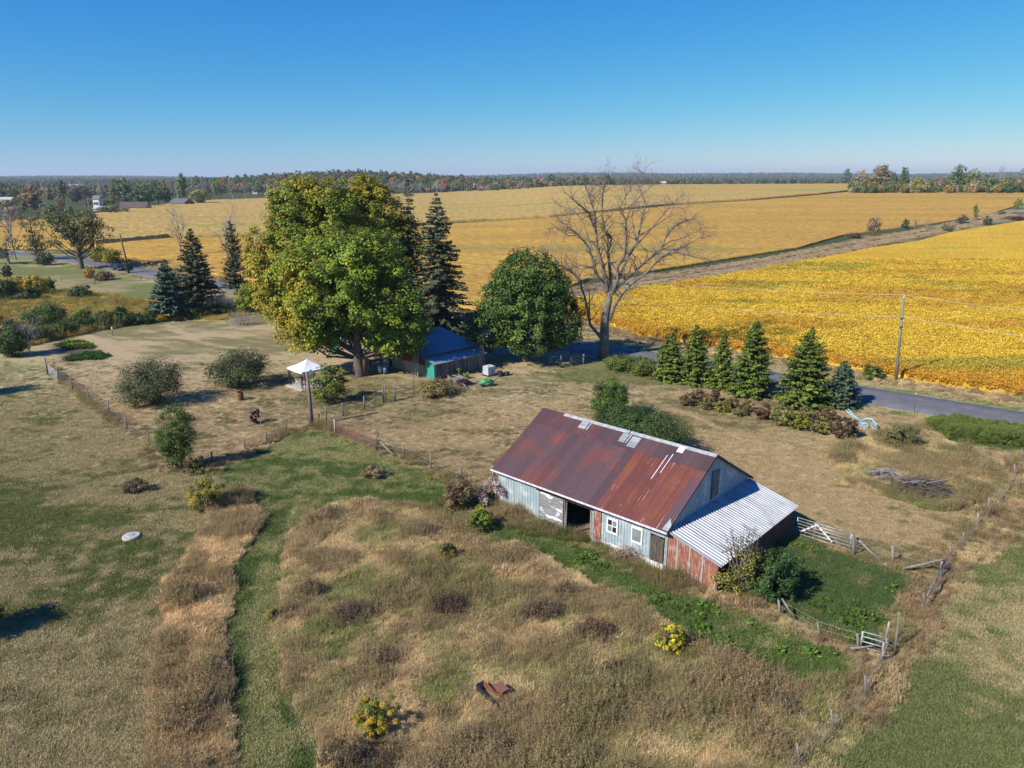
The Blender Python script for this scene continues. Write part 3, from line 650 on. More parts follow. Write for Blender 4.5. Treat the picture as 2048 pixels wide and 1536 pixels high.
SH = ((1, 1, 1), (.72, .74, .66), (1.3, 1.22, 1.05))
SH2 = ((1, 1, 1), (.86, .88, .82), (1.12, 1.08, 1.0))
cg = protos('lawn_tuft', [tuft(80, .12, .36, .009, .9) for _ in range(4)])
ct = protos('meadow_tuft', [tuft(170, .46, .32, .009, .6, .6, SH2) for _ in range(4)] + [tuft(170, .30, .36, .009, .9, .8, SH2) for _ in range(3)])
cf = protos('forb', [forb(14, .85, .34, .019, 22, .006) for _ in range(3)] + [forb(20, .6, .4, .019, 18, .006) for _ in range(3)])
cb = protos('bean_plant', [forb(9, .38, .26, .075, 11, .008, ((1, 1, 1), (.92, .85, .7), (1.1, 1.1, 1.1))) for _ in range(4)])
cl = protos('broad_weed', [forb(8, .3, .3, .11, 5, .01) for _ in range(4)])
cw = protos('woodland_tree', [treeblob(150, 9, 10, 1.15) for _ in range(3)] + [treeblob(130, 7, 12, 1.0) for _ in range(2)] + [treeblob(120, 6, 12, .9, 1)])

n = 330000; x, y = tri_pts(n, -75, 66, 14, 92); P = np.stack([x, y, lay(x, y)], 1); k = seen(P) & ~inbarn(x, y); k &= rng.random(n) < np.clip((62 / np.maximum(y, 10)) ** 2 * .55, .12, 1) * np.clip((93 - y) / 25, 0, 1)
P = P[k]; x, y = P[:, 0], P[:, 1]; z, A, B, bi = zcol(x, y)
mixn = fbm(x * .55 * .45, y * .55, 5, 3) * .6 + fbm(x * 1.5, y * 2.6, 6, 3) * .4 + bi - .5; mixn = mixn + (fbm(x * 1.3, y * 2.6, 16, 2) - .5) * .35; w = smooth((mixn - .42) / .15)[:, None]
T = (A * (1 - w) + B * w) * rng.uniform(.85, 1.2, (len(x), 1))
short = np.isin(z, [PAST, LAWN, PATH, PADD, RPAST, GREEN]); g = short & ~(pld(x, y, ROADC) < 3.5)
scatter('lawn_grass', P[g], T[g] * 1.3, cg, 4, rng.uniform(.6, 1.3, g.sum()) * np.where(z[g] == LAWN, .75, 1), .05, label='mown grass of the lawn and pastures, part green and part straw coloured', cat='grass')
def tall(name, zs, n, bb, hs, label, fr=.22, coll=ct, ff=((.24, .175, .09), (.17, .10, .055), OLV, (.25, .19, .10)), gmul=1.0, ymax=1):
    x, y = tri_pts(n, *bb); P = np.stack([x, y, lay(x, y)], 1); k = seen(P) & ~inbarn(x, y) & (pld(x, y, ROADC) > 3.7); P = P[k]; x, y = P[:, 0], P[:, 1]
    z, A, B, bi = zcol(x, y); k = np.isin(z, zs); P = P[k]; x, y = P[:, 0], P[:, 1]; z, A, B, bi = z[k], A[k], B[k], bi[k]
    w = smooth((fbm(x * .35, y * .35, 41, 4) + bi - 1 + .5 - .42 + rng.normal(0, .06, len(x))) / .16 )[:, None]; T = A * (1 - w) + B * w
    br = smooth((fbm(x * .28 + 9, y * .28, 47, 3) - .56) / .08); T = T * (1 - br[:, None] * .6) + np.array((.25, .18, .10)) * br[:, None] * .6
    gr = smooth((fbm(x * .3 + 3, y * .3, 53, 3) - .57) / .08) * (0 if name.startswith('strip') else .6); T = T * (1 - gr[:, None] * .6) + np.array((.15, .185, .055)) * gr[:, None] * .6
    T = T * rng.uniform(.9, 1.12, (len(x), 1)) * (.78 + .5 * fbm(x * 1.6, y * 1.6, 58, 2))[:, None] * gmul * 1.6; h = hs * .78 * (.55 + .9 * fbm(x * .5, y * .5, 44, 3)) * rng.uniform(.7, 1.3, len(x)) * (1 + .5 * br)
    f = (fbm(x * .45 + 30, y * .45, 45, 3) + rng.normal(0, .13, len(x))) > (.5 + (.5 - fr) * .35)
    scatter(name, P[~f], T[~f], coll, 7 if coll is ct else 4, h[~f], .22, sz=rng.uniform(.7, 1.1, (~f).sum()), label=label, cat='grass')
    fc = (np.array(ff)[rng.integers(0, len(ff), f.sum())] * 1.05 + T[f] * .30) * rng.uniform(.9, 1.3, (f.sum(), 1))
    scatter(name.replace('grass', 'weeds'), P[f], fc, cf, 6, h[f] * 1.0, .12, label='brown and green forbs standing among ' + label, cat='weeds')
tall('rough_grass', [WEED], 110000, (-16, 24, 14, 48), .98, 'the tall dry grass in front of the barn', .16)
tall('strip_grass', [STRIP], 60000, (-25, -8, 14, 53), .98, 'the tan grass strip left of the green track', .05)
tall('fenceline_grass', [ROW], 110000, (-70, 60, 18, 92), .85, 'the tall dry grass growing along the fences', .3, ff=((.22, .155, .09), (.16, .105, .06), OLV))
tall('round_grass', [ROUND], 60000, (22, 48, 38, 66), .9, 'the unmown round patch right of the lawn', .38, ff=((.22, .155, .09), (.24, .17, .09), OLV))
tall('wallside_grass', [WALLW], 20000, (-8, 14, 34, 52), .8, 'the weeds along the front wall of the barn', .5, ff=((.10, .14, .04), BRN, (.16, .12, .05), (.2, .13, .1)))
tall('meadow_grass', [SCRUB], 42000, (-140, -20, 78, 150), 1.25, 'the scrubby yellow meadow at the left', .4, ff=((.10, .11, .03), (.52, .32, .05), (.28, .24, .06), (.13, .13, .04)))
tall('verge_grass', [VERGE], 90000, (-130, 66, 60, 220), .42, 'the verge beside the road', .05)
tall('field_edge_grass', [BUSHY], 90000, (-130, 70, 60, 220), 1.15, 'the tan grass band between the road and the crop fields', .25, ff=(BRN, (.18, .11, .06), TAN))
# lane banks
x, y = tri_pts(240000, 0, 260, 100, 520); d = pld(x, y, LANEW); P = np.stack([x, y, lay(x, y)], 1); k = (d > 1.2) & (d < 5.6) & seen(P) & (rng.random(len(x)) < np.clip((200 / y) ** 1.3, .1, 1)); P = P[k]; d = d[k]
T = np.where(rng.random((len(P), 1)) < .12, np.array([BRN]), np.array([(.47, .355, .215)])) * rng.uniform(.85, 1.2, (len(P), 1))
scatter('lane_grass', P, T, ct, 7, 1.15 * rng.uniform(.8, 1.3, len(P)) * (1 + P[:, 1] / 500), .15, label='the tall tan grass on both banks of the field lane', cat='grass')
# soybean plants, near part of the field as single plants
F1P = W(F1B + F1T[::-1]); x, y = tri_pts(260000, 0, 150, 66, 200); k = pip(x, y, F1P) & (rng.random(len(x)) < np.clip((95 / y) ** 2.2, .1, 1)); x, y = x[k], y[k]
P = np.stack([x, y, terr(x, y) + .35 + rng.uniform(-.1, .12, len(x))], 1); k = seen(P, 60); P = P[k]; x, y = x[k], y[k]
m1 = fbm(x * .05, y * .10, 61, 4); c = np.array((.74, .53, .065)) * (1 - smooth((m1 - .5) / .15)[:, None]) + np.array((.64, .40, .055)) * smooth((m1 - .5) / .15)[:, None]
m2 = smooth((fbm(x * .04 + 7, y * .13, 67, 4) - .60) / .08)[:, None]; c = c * (1 - m2 * .6) + np.array((.33, .33, .06)) * m2 * .6
e = smooth((8 - pld(x, y, W(F1B))) / 8)[:, None] * .7; c = c * (1 - e) + np.array((.60, .30, .04)) * e
scatter('soybean_plants', P, c * rng.uniform(.72, 1.15, (len(P), 1)), cb, 4, rng.uniform(.8, 1.3, len(P)) * (1 + y / 250), .1, label='the yellow soybean plants beyond the road', cat='soybeans')
# green broad-leaved weeds along the green ground by the barn
x, y = tri_pts(2600, -14, 26, 26, 52); z = zones(x, y); k = np.isin(z, [PATH, PADD, WALLW]) & ~inbarn(x, y) & (y > 31) & (x > 0) & (fbm(x * .4, y * .4, 71, 3) > .54); x, y = x[k], y[k]
P = np.stack([x, y, lay(x, y)], 1); scatter('broadleaf_weeds', P, np.array((.10, .17, .03)) * rng.uniform(.7, 1.5, (len(P), 1)), cl, 4, rng.uniform(.5, 1.2, len(P)), .1, label='the low green weeds round the barn', cat='weeds')
# asparagus ferns
aw = W([(1850, 858), (1905, 848), (2048, 872), (2230, 905), (2230, 930), (2040, 893), (1900, 880)]); x, y = tri_pts(40000, 36, 66, 50, 76); k = pip(x, y, aw); x, y = x[k], y[k]
P = np.stack([x, y, lay(x, y) + rng.uniform(0, 1.0, len(x))], 1); scatter('asparagus_ferns', P, np.array((.17, .215, .055)) * rng.uniform(.75, 1.3, (len(P), 1)) * (np.array([1.0, 1, 1])), ct, 7, rng.uniform(.7, 1.15, len(P)), .5, label='bright green feathery asparagus bed beside the road', cat='asparagus')
# garden rows
gw = W([(128, 722), (140, 714), (175, 706), (198, 706), (216, 713), (205, 719), (150, 722)]); x, y = tri_pts(9000, -66, -40, 78, 110); k = pip(x, y, gw); P = np.stack([x[k], y[k], lay(x[k], y[k])], 1)
scatter('garden_greens', P, np.array((.05, .11, .025)) * rng.uniform(.7, 1.4, (len(P), 1)), cl, 4, 1.1, .1, label='dark green vegetable plot at the left of the lawn', cat='vegetables')
gw = W([(110, 693), (135, 682), (165, 683), (188, 696), (160, 702), (125, 698)]); x, y = tri_pts(9000, -76, -40, 80, 116); k = pip(x, y, gw) & (fbm(x * .5, y * .9, 5, 2) > .42); P = np.stack([x[k], y[k], lay(x[k], y[k])], 1)
yl = (fbm(P[:, 0] * .3, P[:, 1] * .3, 6, 2) > .5)[:, None]; scatter('squash_vines', P, np.where(yl, np.array([(.36, .34, .05)]), np.array([(.08, .14, .03)])) * rng.uniform(.7, 1.3, (len(P), 1)), cl, 4, 1.3, .1, label='yellowing squash vines in the garden bed at the left', cat='vegetables')
# far woodland
PAL = 1.8 * np.array([(.055, .075, .028), (.08, .09, .03), (.13, .11, .035), (.20, .11, .03), (.16, .13, .10), (.035, .055, .026), (.26, .07, .025)]); 
def wood(name, x, y, s, wts, label, mul=1.0):
    P = np.stack([x, y, terr(x, y) - .4], 1); wts = np.array(wts, float); i = rng.choice(len(PAL), len(x), p=wts / wts.sum())
    scatter(name, P, PAL[i] * rng.uniform(.75, 1.25, (len(x), 1)) * mul, cw, 6, s, .04, sz=rng.uniform(.75, 1.2, len(x)), label=label, cat='woodland')
x, y = tri_pts(26000, -4200, 4200, 1000, 6200); az = np.abs(x / y); k = (az < .86) & (fbm(x * .0016, y * .0022, 81, 3) > np.clip(.62 - y / 9000, .30, .56)) & ~((x > 0) & (y < 1300)); x, y = x[k], y[k]
wood('distant_woodland', x, y, .75 + y / 8000 * rng.uniform(.6, 1.3, len(y)), (5, 3, 2, .4, 1.2, 2, .04), 'the hazy woodland on the horizon')
x = rng.normal(-300, 170, 1300); y = rng.normal(1230, 150, 1300); k = (y > 1010) & (x > -560) & (x < 60); wood('hill_woodland', x[k], y[k], rng.uniform(.9, 1.3, k.sum()), (5, 3, 2, 1.0, .3, 2, .35), 'the wooded hill beyond the maples')
x = np.concatenate([rng.uniform(-720, 130, 520), rng.uniform(-900, -330, 380)]); y = np.concatenate([920 + rng.normal(0, 14, 520) + 40, rng.uniform(640, 1000, 380)])
wood('grey_woodland', x, y, rng.uniform(.75, 1.15, len(x)), (2, 2, 1.2, .4, 5, .7, .05), 'the grey leafless woodland behind the far field')
x = rng.uniform(-20, 560, 300); y = 930 + rng.normal(0, 18, 300); wood('crest_hedgerow', x, y, rng.uniform(.35, .6, 300), (4, 3, 2, .8, 1, 2, .1), 'the low hedgerow trees behind the crest of the field')
x = np.concatenate([rng.uniform(255, 480, 520)]); az = rng.uniform(.445, .75, 700); y = rng.uniform(590, 700, 700); x = az * y; wood('right_woodland', x, y, rng.uniform(.45, .8, 700), (2.5, 3, 3, 1.2, 2, 1, .1), 'the mixed woodland edge at the right end of the field', 1.25)
x = rng.uniform(-520, -160, 260); y = rng.uniform(330, 600, 260); k = (x / y < -.50) & ((x / y < -.57) | (y > 520)); wood('left_woodland', x[k], y[k], rng.uniform(.5, .85, k.sum()), (3, 3, 2, 1, 4, 2, .1), 'the trees and brush behind the far left farms')

# ================================================================== THE BARN
barn = empty('barn', BARN_O, BTH, 'long old barn with rusty red corrugated roof, pale steel siding and an open doorway', 'barn')
BL, BW, HE, HR = 13.7, 10.04, 3.02, 5.92; SL = (HR - HE) / (BW / 2); OV = .52
def corr(name, o, a, b, n, width, f0, f1, pitch, amp, mat, parent, prof='rib', th=0.0):
    """corrugated sheet: across a, along b, offset n; f0/f1 give start and end along b at across position"""
    o, a, b, n = map(Vector, (o, a, b, n)); k = max(1, round(width / pitch)); V = []; Fc = []
    us = []
    for i in range(k):
        u = i * width / k; p = width / k
        us += [(u, 0), (u + p * .55, 0), (u + p * .68, amp), (u + p * .87, amp)] if prof == 'rib' else [(u, 0), (u + p * .25, amp * .5), (u + p * .5, amp), (u + p * .75, amp * .5)]
    us.append((width, 0))
    for u, h in us:
        for f in (f0, f1):
            q = o + a * u + n * h + b * (f(u) if callable(f) else f); V.append(tuple(q))
    for i in range(len(us) - 1): Fc.append((2 * i, 2 * i + 2, 2 * i + 3, 2 * i + 1))
    m = len(V)
    for u, h in us:   # back skin
        for f in (f0, f1):
            q = o + a * u + n * (h - .012) + b * (f(u) if callable(f) else f); V.append(tuple(q))
    for i in range(len(us) - 1): Fc.append((m + 2 * i + 1, m + 2 * i + 3, m + 2 * i + 2, m + 2 * i))
    for i in range(len(us) - 1):
        Fc.append((2 * i, m + 2 * i, m + 2 * i + 2, 2 * i + 2)); Fc.append((2 * i + 1, 2 * i + 3, m + 2 * i + 3, m + 2 * i + 1))
    me = bpy.data.meshes.new(name); me.from_pydata(V, [], Fc); me.update(); return link(name, me, M[mat], parent)
zup = (0, 0, 1)
# front wall sheets, with the door opening from -7.73 to -5.5
def wall_f(x0, x1, z0, z1, mat='siding', y=0.0, pitch=.22, amp=.03): corr('siding_sheet', (x0, y, 0), (1, 0, 0), zup, (0, -1, 0), x1 - x0, z0, z1, pitch, amp, mat, barn)
xsW = np.linspace(-13.7, -9.9, 6)
for a, b in zip(xsW[:-1], xsW[1:]): wall_f(a + .004, b - .004, .02, 2.98)
wall_f(-9.9, -7.75, .02, 2.98, 'siding', .06)
wall_f(-7.74, -5.54, 2.28, 2.98)
wall_f(-5.52, -5.32, .02, 2.98, 'galvwall', 0, .1); wall_f(-5.30, -4.78, .30, 2.98, 'redpanel', -.012, .13, .015)
wall_f(-5.30, -4.78, .02, .298, 'galvwall', -.008, .13)
wall_f(-4.74, -4.34, .42, 2.98); wall_f(-4.34, -3.46, .42, 1.12); wall_f(-4.34, -3.46, 2.12, 2.98)
wall_f(-3.46, -2.56, .40, 2.98); wall_f(-2.56, -1.68, .38, 1.10); wall_f(-2.56, -1.68, 2.14, 2.98)
wall_f(-1.68, -1.18, .38, 2.98); wall_f(-1.18, -.22, 2.10, 2.98); wall_f(-.20, 0, .1, 2.98, 'galvwall', 0, .1)
MB().box(-4.78, -.16, -.10, .12, -.3, .40).build('foundation', M['white'], barn)
MB().box(-13.72, -7.75, -.05, .12, -.3, .10).build('foundation', M['concrete'], barn)
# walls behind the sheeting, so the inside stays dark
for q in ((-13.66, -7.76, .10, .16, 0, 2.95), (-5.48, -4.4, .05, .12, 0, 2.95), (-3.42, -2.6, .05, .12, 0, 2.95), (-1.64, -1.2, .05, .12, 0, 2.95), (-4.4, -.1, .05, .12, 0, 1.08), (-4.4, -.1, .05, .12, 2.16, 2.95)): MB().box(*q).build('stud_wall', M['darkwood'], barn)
# door track, sliding door of planks, jambs and leaning boards
MB().box(-10.05, -5.4, -.14, -.06, 2.24, 2.34).build('door_track', M['black'], barn)
dr = empty('sliding_door', (-9.82, -.085, 0)); dr.parent = barn; dr['label'] = 'sliding door of grey planks with flaking whitewash'
pme = MB().box(0, 2.06, -.025, .02, 0, .125).mesh('plank'); pme.materials.append(M['doorplank'])
for i in range(17):
    p = link('plank', MB().box(0, 2.06, -.025 - random.random() * .008, .02, i * .135 - .04, i * .135 + .088).mesh('plank'), M['doorplank'], dr)
for q in (-.02, 2.02): MB().box(q, q + .07, -.045, -.034, -.05, 2.26).build('stile', M['greywood'], dr)
MB().box(-7.74, -7.66, -.05, .14, 0, 2.26).build('door_jamb', M['greywood'], barn); MB().box(-5.62, -5.54, -.03, .14, 0, 2.26).build('door_jamb', M['wood'], barn)
MB().hexa([(-7.62, -.2, 0), (-7.40, -.2, 0), (-7.40, -.15, 0), (-7.62, -.15, 0), (-7.64, .06, 2.15), (-7.56, .06, 2.15), (-7.56, .10, 2.15), (-7.64, .10, 2.15)]).build('leaning_board', M['greywood'], barn)
for k, (a, b) in enumerate((((-7.3, -.5, .05), (-6.7, .9, .35)), ((-7.1, -.3, .08), (-6.1, .3, .12)), ((-7.5, .1, .1), (-6.9, -.6, .06)))): MB().bar(a, b, .16, .04).build('fallen_board', M['greywood'], barn)
# windows
for wx0, wx1, z0, z1, panes, lab in ((-4.30, -3.52, 1.16, 2.08, 1, 'four-pane barn window with one pane missing'), (-2.5, -1.74, 1.14, 2.10, 0, 'single-pane boarded white barn window')):
    w = empty('window', (wx0, -.03, z0)); w.parent = barn; w['label'] = lab; a, h = wx1 - wx0, z1 - z0; t = .07
    MB().box(-.03, a + .03, -.03, .03, -.05, t).box(-.03, a + .03, -.03, .03, h - t, h + .04).box(-.03, t, -.03, .03, t, h - t).box(a - t, a + .03, -.03, .03, t, h - t).build('frame', M['white'], w)
    if panes:
        MB().box(a / 2 - .025, a / 2 + .025, -.02, .02, t, h - t).box(t, a / 2 - .026, -.02, .02, h / 2 - .025, h / 2 + .025).box(a / 2 + .026, a - t, -.02, .02, h / 2 - .025, h / 2 + .025).build('muntin', M['white'], w)
        for i in (0, 1):
            for j in (0, 1): MB().box(t + i * (a / 2 - .03), a / 2 - .03 + i * (a / 2 - .04), .0, .006, t + j * (h / 2 - .04), h / 2 - .03 + j * (h / 2 - .05)).build('pane', M['darkglass' if (i + j) % 2 else 'glass'], w)
    else: MB().box(t, a - t, .0, .008, t, h - t).build('pane', M['glass'], w)
# dark small door at the right end
sd = empty('small_door', (-1.16, -.03, .34)); sd.parent = barn; sd['label'] = 'dark weathered plank door with rounded top corners'
for i in range(4): MB().box(i * .23 + .006, i * .23 + .224, -.02, .02, -.02 if 0 < i < 3 else 0, 1.72 if 0 < i < 3 else 1.66).build('plank', M['darkwood'], sd)
for q in (.3, 1.3): MB().box(.02, .9, -.045, -.02, q, q + .12).build('batten', M['darkwood'], sd)
# gable walls
for gx, nn in ((0.0, 1), (-13.7, -1)):
    for i in range(10):
        y0 = i * BW / 10; w = BW / 10 - .006
        corr('siding_sheet', (gx, y0, 0), (0, 1, 0), zup, (nn, 0, 0), w, 0.02, (lambda u, y0=y0: HE - .04 + SL * min(y0 + u, BW - y0 - u)), .25, .04, 'siding', barn)
hd = empty('loft_hatch', (.03, 4.95, 3.05)); hd.parent = barn; hd['label'] = 'broken loft hatch of pale boards in the gable'
MB().box(0, .02, 0, .85, 0, 1.75).build('painted_void', M['black'], hd)  # solid black slab on the closed gable, painted-in darkness of the loft
for i, (z0, z1) in enumerate(((.02, .5), (.48, 1.02), (.95, 1.35), (1.3, 1.78))): MB().box(.02, .05, -.05, .55 + random.random() * .25, z0, z1).build('board', M['greywood'], hd)
MB().box(.015, .05, -.09, .0, -.05, 1.85).build('trim_board', M['greywood'], hd)
# rear wall and floor
for i in range(14): corr('siding_sheet', (-13.7 + i * BL / 14, BW, 0), (1, 0, 0), zup, (0, 1, 0), BL / 14 - .006, 0.02, 2.98, .2, .018, 'siding', barn)
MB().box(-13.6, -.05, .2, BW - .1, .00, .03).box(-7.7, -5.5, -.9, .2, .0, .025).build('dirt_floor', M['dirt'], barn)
# posts and beams inside, seen through the doorway
for px_ in (-10.5, -7.3, -4.2, -1.5):
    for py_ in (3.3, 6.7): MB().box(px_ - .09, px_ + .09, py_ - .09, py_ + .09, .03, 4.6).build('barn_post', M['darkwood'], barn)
# roof sheets: 20 columns, long lower sheets and short upper ones; the upper left ones were patched
rl = math.hypot(BW / 2 + OV, (BW / 2 + OV) * SL); cs = (BW / 2 + OV) / rl; sn = cs * SL
zE = HE - SL * OV + .05
ncol = 22; x0 = -BL - .19; wd = (BL + .38) / ncol
for side in (0, 1):
    for i in range(ncol):
        o = (x0 + i * wd, -OV, zE) if side == 0 else (x0 + i * wd, BW + OV, zE)
        b = (0, cs, sn) if side == 0 else (0, -cs, sn); nn = (0, -sn, cs) if side == 0 else (0, sn, cs)
        right = i >= 14; j = random.random() * .012
        lowmat = 'roofstreak' if right and i < ncol - 1 else 'roofdark'
        o1 = Vector(o) + Vector(nn) * (.002 * (i % 2))
        corr('roof_sheet', o1, (1, 0, 0), b, nn, wd + .02, random.uniform(0, .03), rl * .78 + (.03 if right else .0), .16, .022, lowmat, barn)
        upm = 'roofdark'
        corr('roof_sheet', Vector(o) + Vector(nn) * (.016 + .002 * (i % 2)), (1, 0, 0), b, nn, wd + .02, rl * .77, rl + (0 if side else .02), .16, .022, upm, barn)
def patch(xa, xb, fa, fb, lift=.045, mat='galv'): corr('patch_sheet', (xa, -OV - sn * lift, zE + cs * lift), (1, 0, 0), (0, cs, sn), (0, -sn, cs), xb - xa, rl * fa, rl * fb, .16, .02, mat, barn)
patch(-10.05, -9.45, .86, .985); patch(-9.35, -9.22, .86, .985); patch(-6.55, -6.05, .83, .955); patch(-5.98, -5.85, .83, .955); patch(-5.75, -5.1, .80, .945); patch(-2.35, -1.9, .9, .985, mat='pinktrim'); patch(-2.75, -2.68, .5, .83, mat='pinktrim'); patch(-2.45, -2.38, .6, .86, mat='pinktrim')
rc = MB()
for xa, xb in ((-11.8, -6.2), (-6.1, .2)): rc.hexa([(xa, BW / 2 - .22, HR - .045), (xb, BW / 2 - .22, HR - .045), (xb, BW / 2, HR + .085), (xa, BW / 2, HR + .085), (xa, BW / 2 - .22, HR - .03), (xb, BW / 2 - .22, HR - .03), (xb, BW / 2, HR + .10), (xa, BW / 2, HR + .10)]).hexa([(xa, BW / 2, HR + .085), (xb, BW / 2, HR + .085), (xb, BW / 2 + .22, HR - .045), (xa, BW / 2 + .22, HR - .045), (xa, BW / 2, HR + .10), (xb, BW / 2, HR + .10), (xb, BW / 2 + .22, HR - .03), (xa, BW / 2 + .22, HR - .03)])
rc.build('ridge_cap', M['galvwall'], barn)
for xa, xb in ((-13.95, -10.6), (-10.58, -7.0), (-6.98, -3.3), (-3.28, .2)): MB().box(xa, xb, -OV - .05, -OV - .01, zE - .10, zE + .02).build('eave_trim', M['pinktrim'], barn)
MB().box(-13.9, .19, BW + OV + .01, BW + OV + .05, zE - .12, zE + .02).build('eave_trim', M['greywood'], barn)
for gx in (-13.9, .14):
    MB().hexa([(gx, -OV, zE - .14), (gx + .05, -OV, zE - .14), (gx + .05, BW / 2, HR - .11), (gx, BW / 2, HR - .11), (gx, -OV, zE), (gx + .05, -OV, zE), (gx + .05, BW / 2, HR + .03), (gx, BW / 2, HR + .03)]).build('verge_board', M['roofdark'], barn)
    MB().hexa([(gx, BW / 2, HR - .11), (gx + .05, BW / 2, HR - .11), (gx + .05, BW + OV, zE - .14), (gx, BW + OV, zE - .14), (gx, BW / 2, HR + .03), (gx + .05, BW / 2, HR + .03), (gx + .05, BW + OV, zE), (gx, BW + OV, zE)]).build('verge_board', M['darkwood'], barn)
MB().hexa([(-.2, -.42, 2.83), (.2, -.42, 2.83), (.2, -.1, 3.08), (-.05, .25, 3.30), (-.2, -.42, 2.86), (.2, -.42, 2.86), (.22, -.1, 3.12), (-.05, .25, 3.34)]).build('bent_flashing', M['galv'], barn)
# lean-to
D = 3.2; HL, HH = 1.78, 2.75; ls_ = math.hypot(D + .35, HH - HL); ca, sa = (D + .35) / ls_, (HH - HL) / ls_
lt = empty('lean_to', (0, 0, 0)); lt.parent = barn; lt['label'] = 'lean-to with bright galvanised roof and rust-red sheet walls'
for i in range(10):
    w = (BW + .4) / 10; corr('roof_sheet', (.02, -.2 + i * w, HH + .002 * (i % 2)), (0, 1, 0), (ca, 0, -sa), (sa, 0, ca), w + .03, 0, ls_, .26, .045, 'galv', lt)
MB().hexa([(0.02, -.26, HH - .06), (ls_ * ca, -.26, HL - .06), (ls_ * ca, -.21, HL - .06), (.02, -.21, HH - .06), (0.02, -.26, HH + .05), (ls_ * ca, -.26, HL + .05), (ls_ * ca, -.21, HL + .05), (.02, -.21, HH + .05)]).build('verge_trim', M['galv'], lt)
MB().box(D + .26, D + .30, -.2, BW + .2, HL - .06, HL + .04).build('eave_trim', M['galvwall'], lt)
for i, (a, b) in enumerate(((.03, .62), (.70, 1.42), (1.52, 2.24), (2.34, 3.18))):
    corr('wall_sheet', (a, 0, 0), (1, 0, 0), zup, (0, -1, 0), b - a, .05, (lambda u, a=a: HH - .10 - (a + u) * sa / ca), .13, .015, 'redpanel', lt)
for xq in (.66, 1.47, 2.29): MB().box(xq - .045, xq + .045, -.035, -.004, .05, HH - .12 - xq * sa / ca).build('seam_strip', M['galvwall'], lt)
for i in range(8):
    w = BW / 8; MB().box(D - .02, D + .03, i * w + .015, (i + 1) * w - .015, .05, HL + .02).build('wall_board', M['redboard'] if 'redboard' in M else M['rust'], lt)
    MB().box(D + .03, D + .06, i * w - .03, i * w + .03, .05, HL + .02).build('batten', M['greywood'], lt)
for i in range(4): corr('wall_sheet', (i * .8, BW, 0), (1, 0, 0), zup, (0, 1, 0), .79, .05, (lambda u, a=i * .8: HH - .10 - (a + u) * sa / ca), .13, .015, 'rust', lt)
# small side porch at the left end
pc = empty('side_porch', (-13.92, 0, 0)); pc.parent = barn; pc['label'] = 'small rusty porch roof on one round post at the barn end'
for i in range(3): corr('roof_sheet', (0, .9 + i * .62, 2.85 + i * .22), (0, .943, .333), (-.94, 0, -.34), (-.34, 0, .94), .68, 0, 1.5, .17, .02, 'roofstreak', pc)
MB().tube([(-1.25, 1.0, -.2), (-1.25, 1.0, 2.3)], .13, 9).build('porch_post', M['greybark'], pc, True)
MB().bar((-1.3, .9, 2.36), (-1.3, 2.7, 2.95), .12, .14).build('beam', M['darkwood'], pc); MB().bar((-1.3, .93, 2.38), (0, .93, 2.75), .1, .12).build('beam', M['darkwood'], pc)
MB().tube([(-1.25, 2.65, -.2), (-1.25, 2.65, 2.9)], .1, 8).build('porch_post', M['greybark'], pc, True)

# ================================================================== THE SHED WITH THE BLUE-GREY ROOF
so_ = G(869, 760); SA = math.radians(44)
shed = empty('shed', so_, SA, 'low shed with blue-grey metal roof, turquoise end wall and plank lean-to under the maples', 'shed')
M['shedroof'] = pm('blue_grey_roofing', (.19, .25, .28), (.16, .215, .245), .6, .5, .1); M['turq'] = pm('turquoise_paint', (.03, .30, .24), (.025, .22, .19), 2, .6); M['plank2'] = pm('mixed_planks', (.26, .21, .17), (.12, .10, .09), 3, .9, stretch=(1, 1, .1), rnd=.45); M['redwall'] = pm('dull_red_boards', (.16, .035, .03), (.10, .02, .018), 4, .8, rnd=.2); M['stucco'] = pm('pale_stucco', (.42, .33, .24), (.30, .23, .17), 2, .9)
SLn = 7.8; RY0, RY1 = 1.7, 9.3
for i in range(8):
    w = (SLn + 1.0) / 8; corr('roof_sheet', (-.5 + i * w, RY0 - .35, 2.62), (1, 0, 0), Vector((0, 8, 1.15)).normalized(), Vector((0, -1.15, 8)).normalized(), w + .02, 0, 7.95, .3, .02, 'shedroof', shed)
for i in range(6):
    w = (SLn + .5) / 6; corr('lean_to_roof_sheet', (-.3 + i * w, -.35, 1.88), (1, 0, 0), Vector((0, 2.1, .6)).normalized(), Vector((0, -.6, 2.1)).normalized(), w + .02, 0, 2.15, .3, .02, 'shedroof', shed)
MB().box(-.52, SLn + .5, RY0 - .40, RY0 - .36, 2.46, 2.64).build('fascia', M['darkwood'], shed)
MB().hexa([(-.55, RY0 - .4, 2.5), (-.5, RY0 - .4, 2.5), (-.5, RY0 + 7.5, 3.62), (-.55, RY0 + 7.5, 3.62), (-.55, RY0 - .4, 2.64), (-.5, RY0 - .4, 2.64), (-.5, RY0 + 7.5, 3.78), (-.55, RY0 + 7.5, 3.78)]).build('verge_board', M['darkwood'], shed)
for i in range(34):
    w = SLn / 34; h = 1.84 + random.uniform(-.03, .02)
    MB().box(i * w + .005, (i + 1) * w - .008, random.uniform(0, .02), .06, 0, h).build('plank', M['plank2'], shed)
MB().hexa([(0, 0, 0), (.06, 0, 0), (.06, RY0, 0), (0, RY0, 0), (0, 0, 1.85), (.06, 0, 1.85), (.06, RY0, 2.38), (0, RY0, 2.38)]).build('turquoise_wall', M['turq'], shed)
for i in range(5): MB().box(-.01, .06, RY0 + .1 + i * 1.3, RY0 + 1.37 + i * 1.3, 1.35, 2.55 + i * .2).build('red_board', M['redwall'], shed)
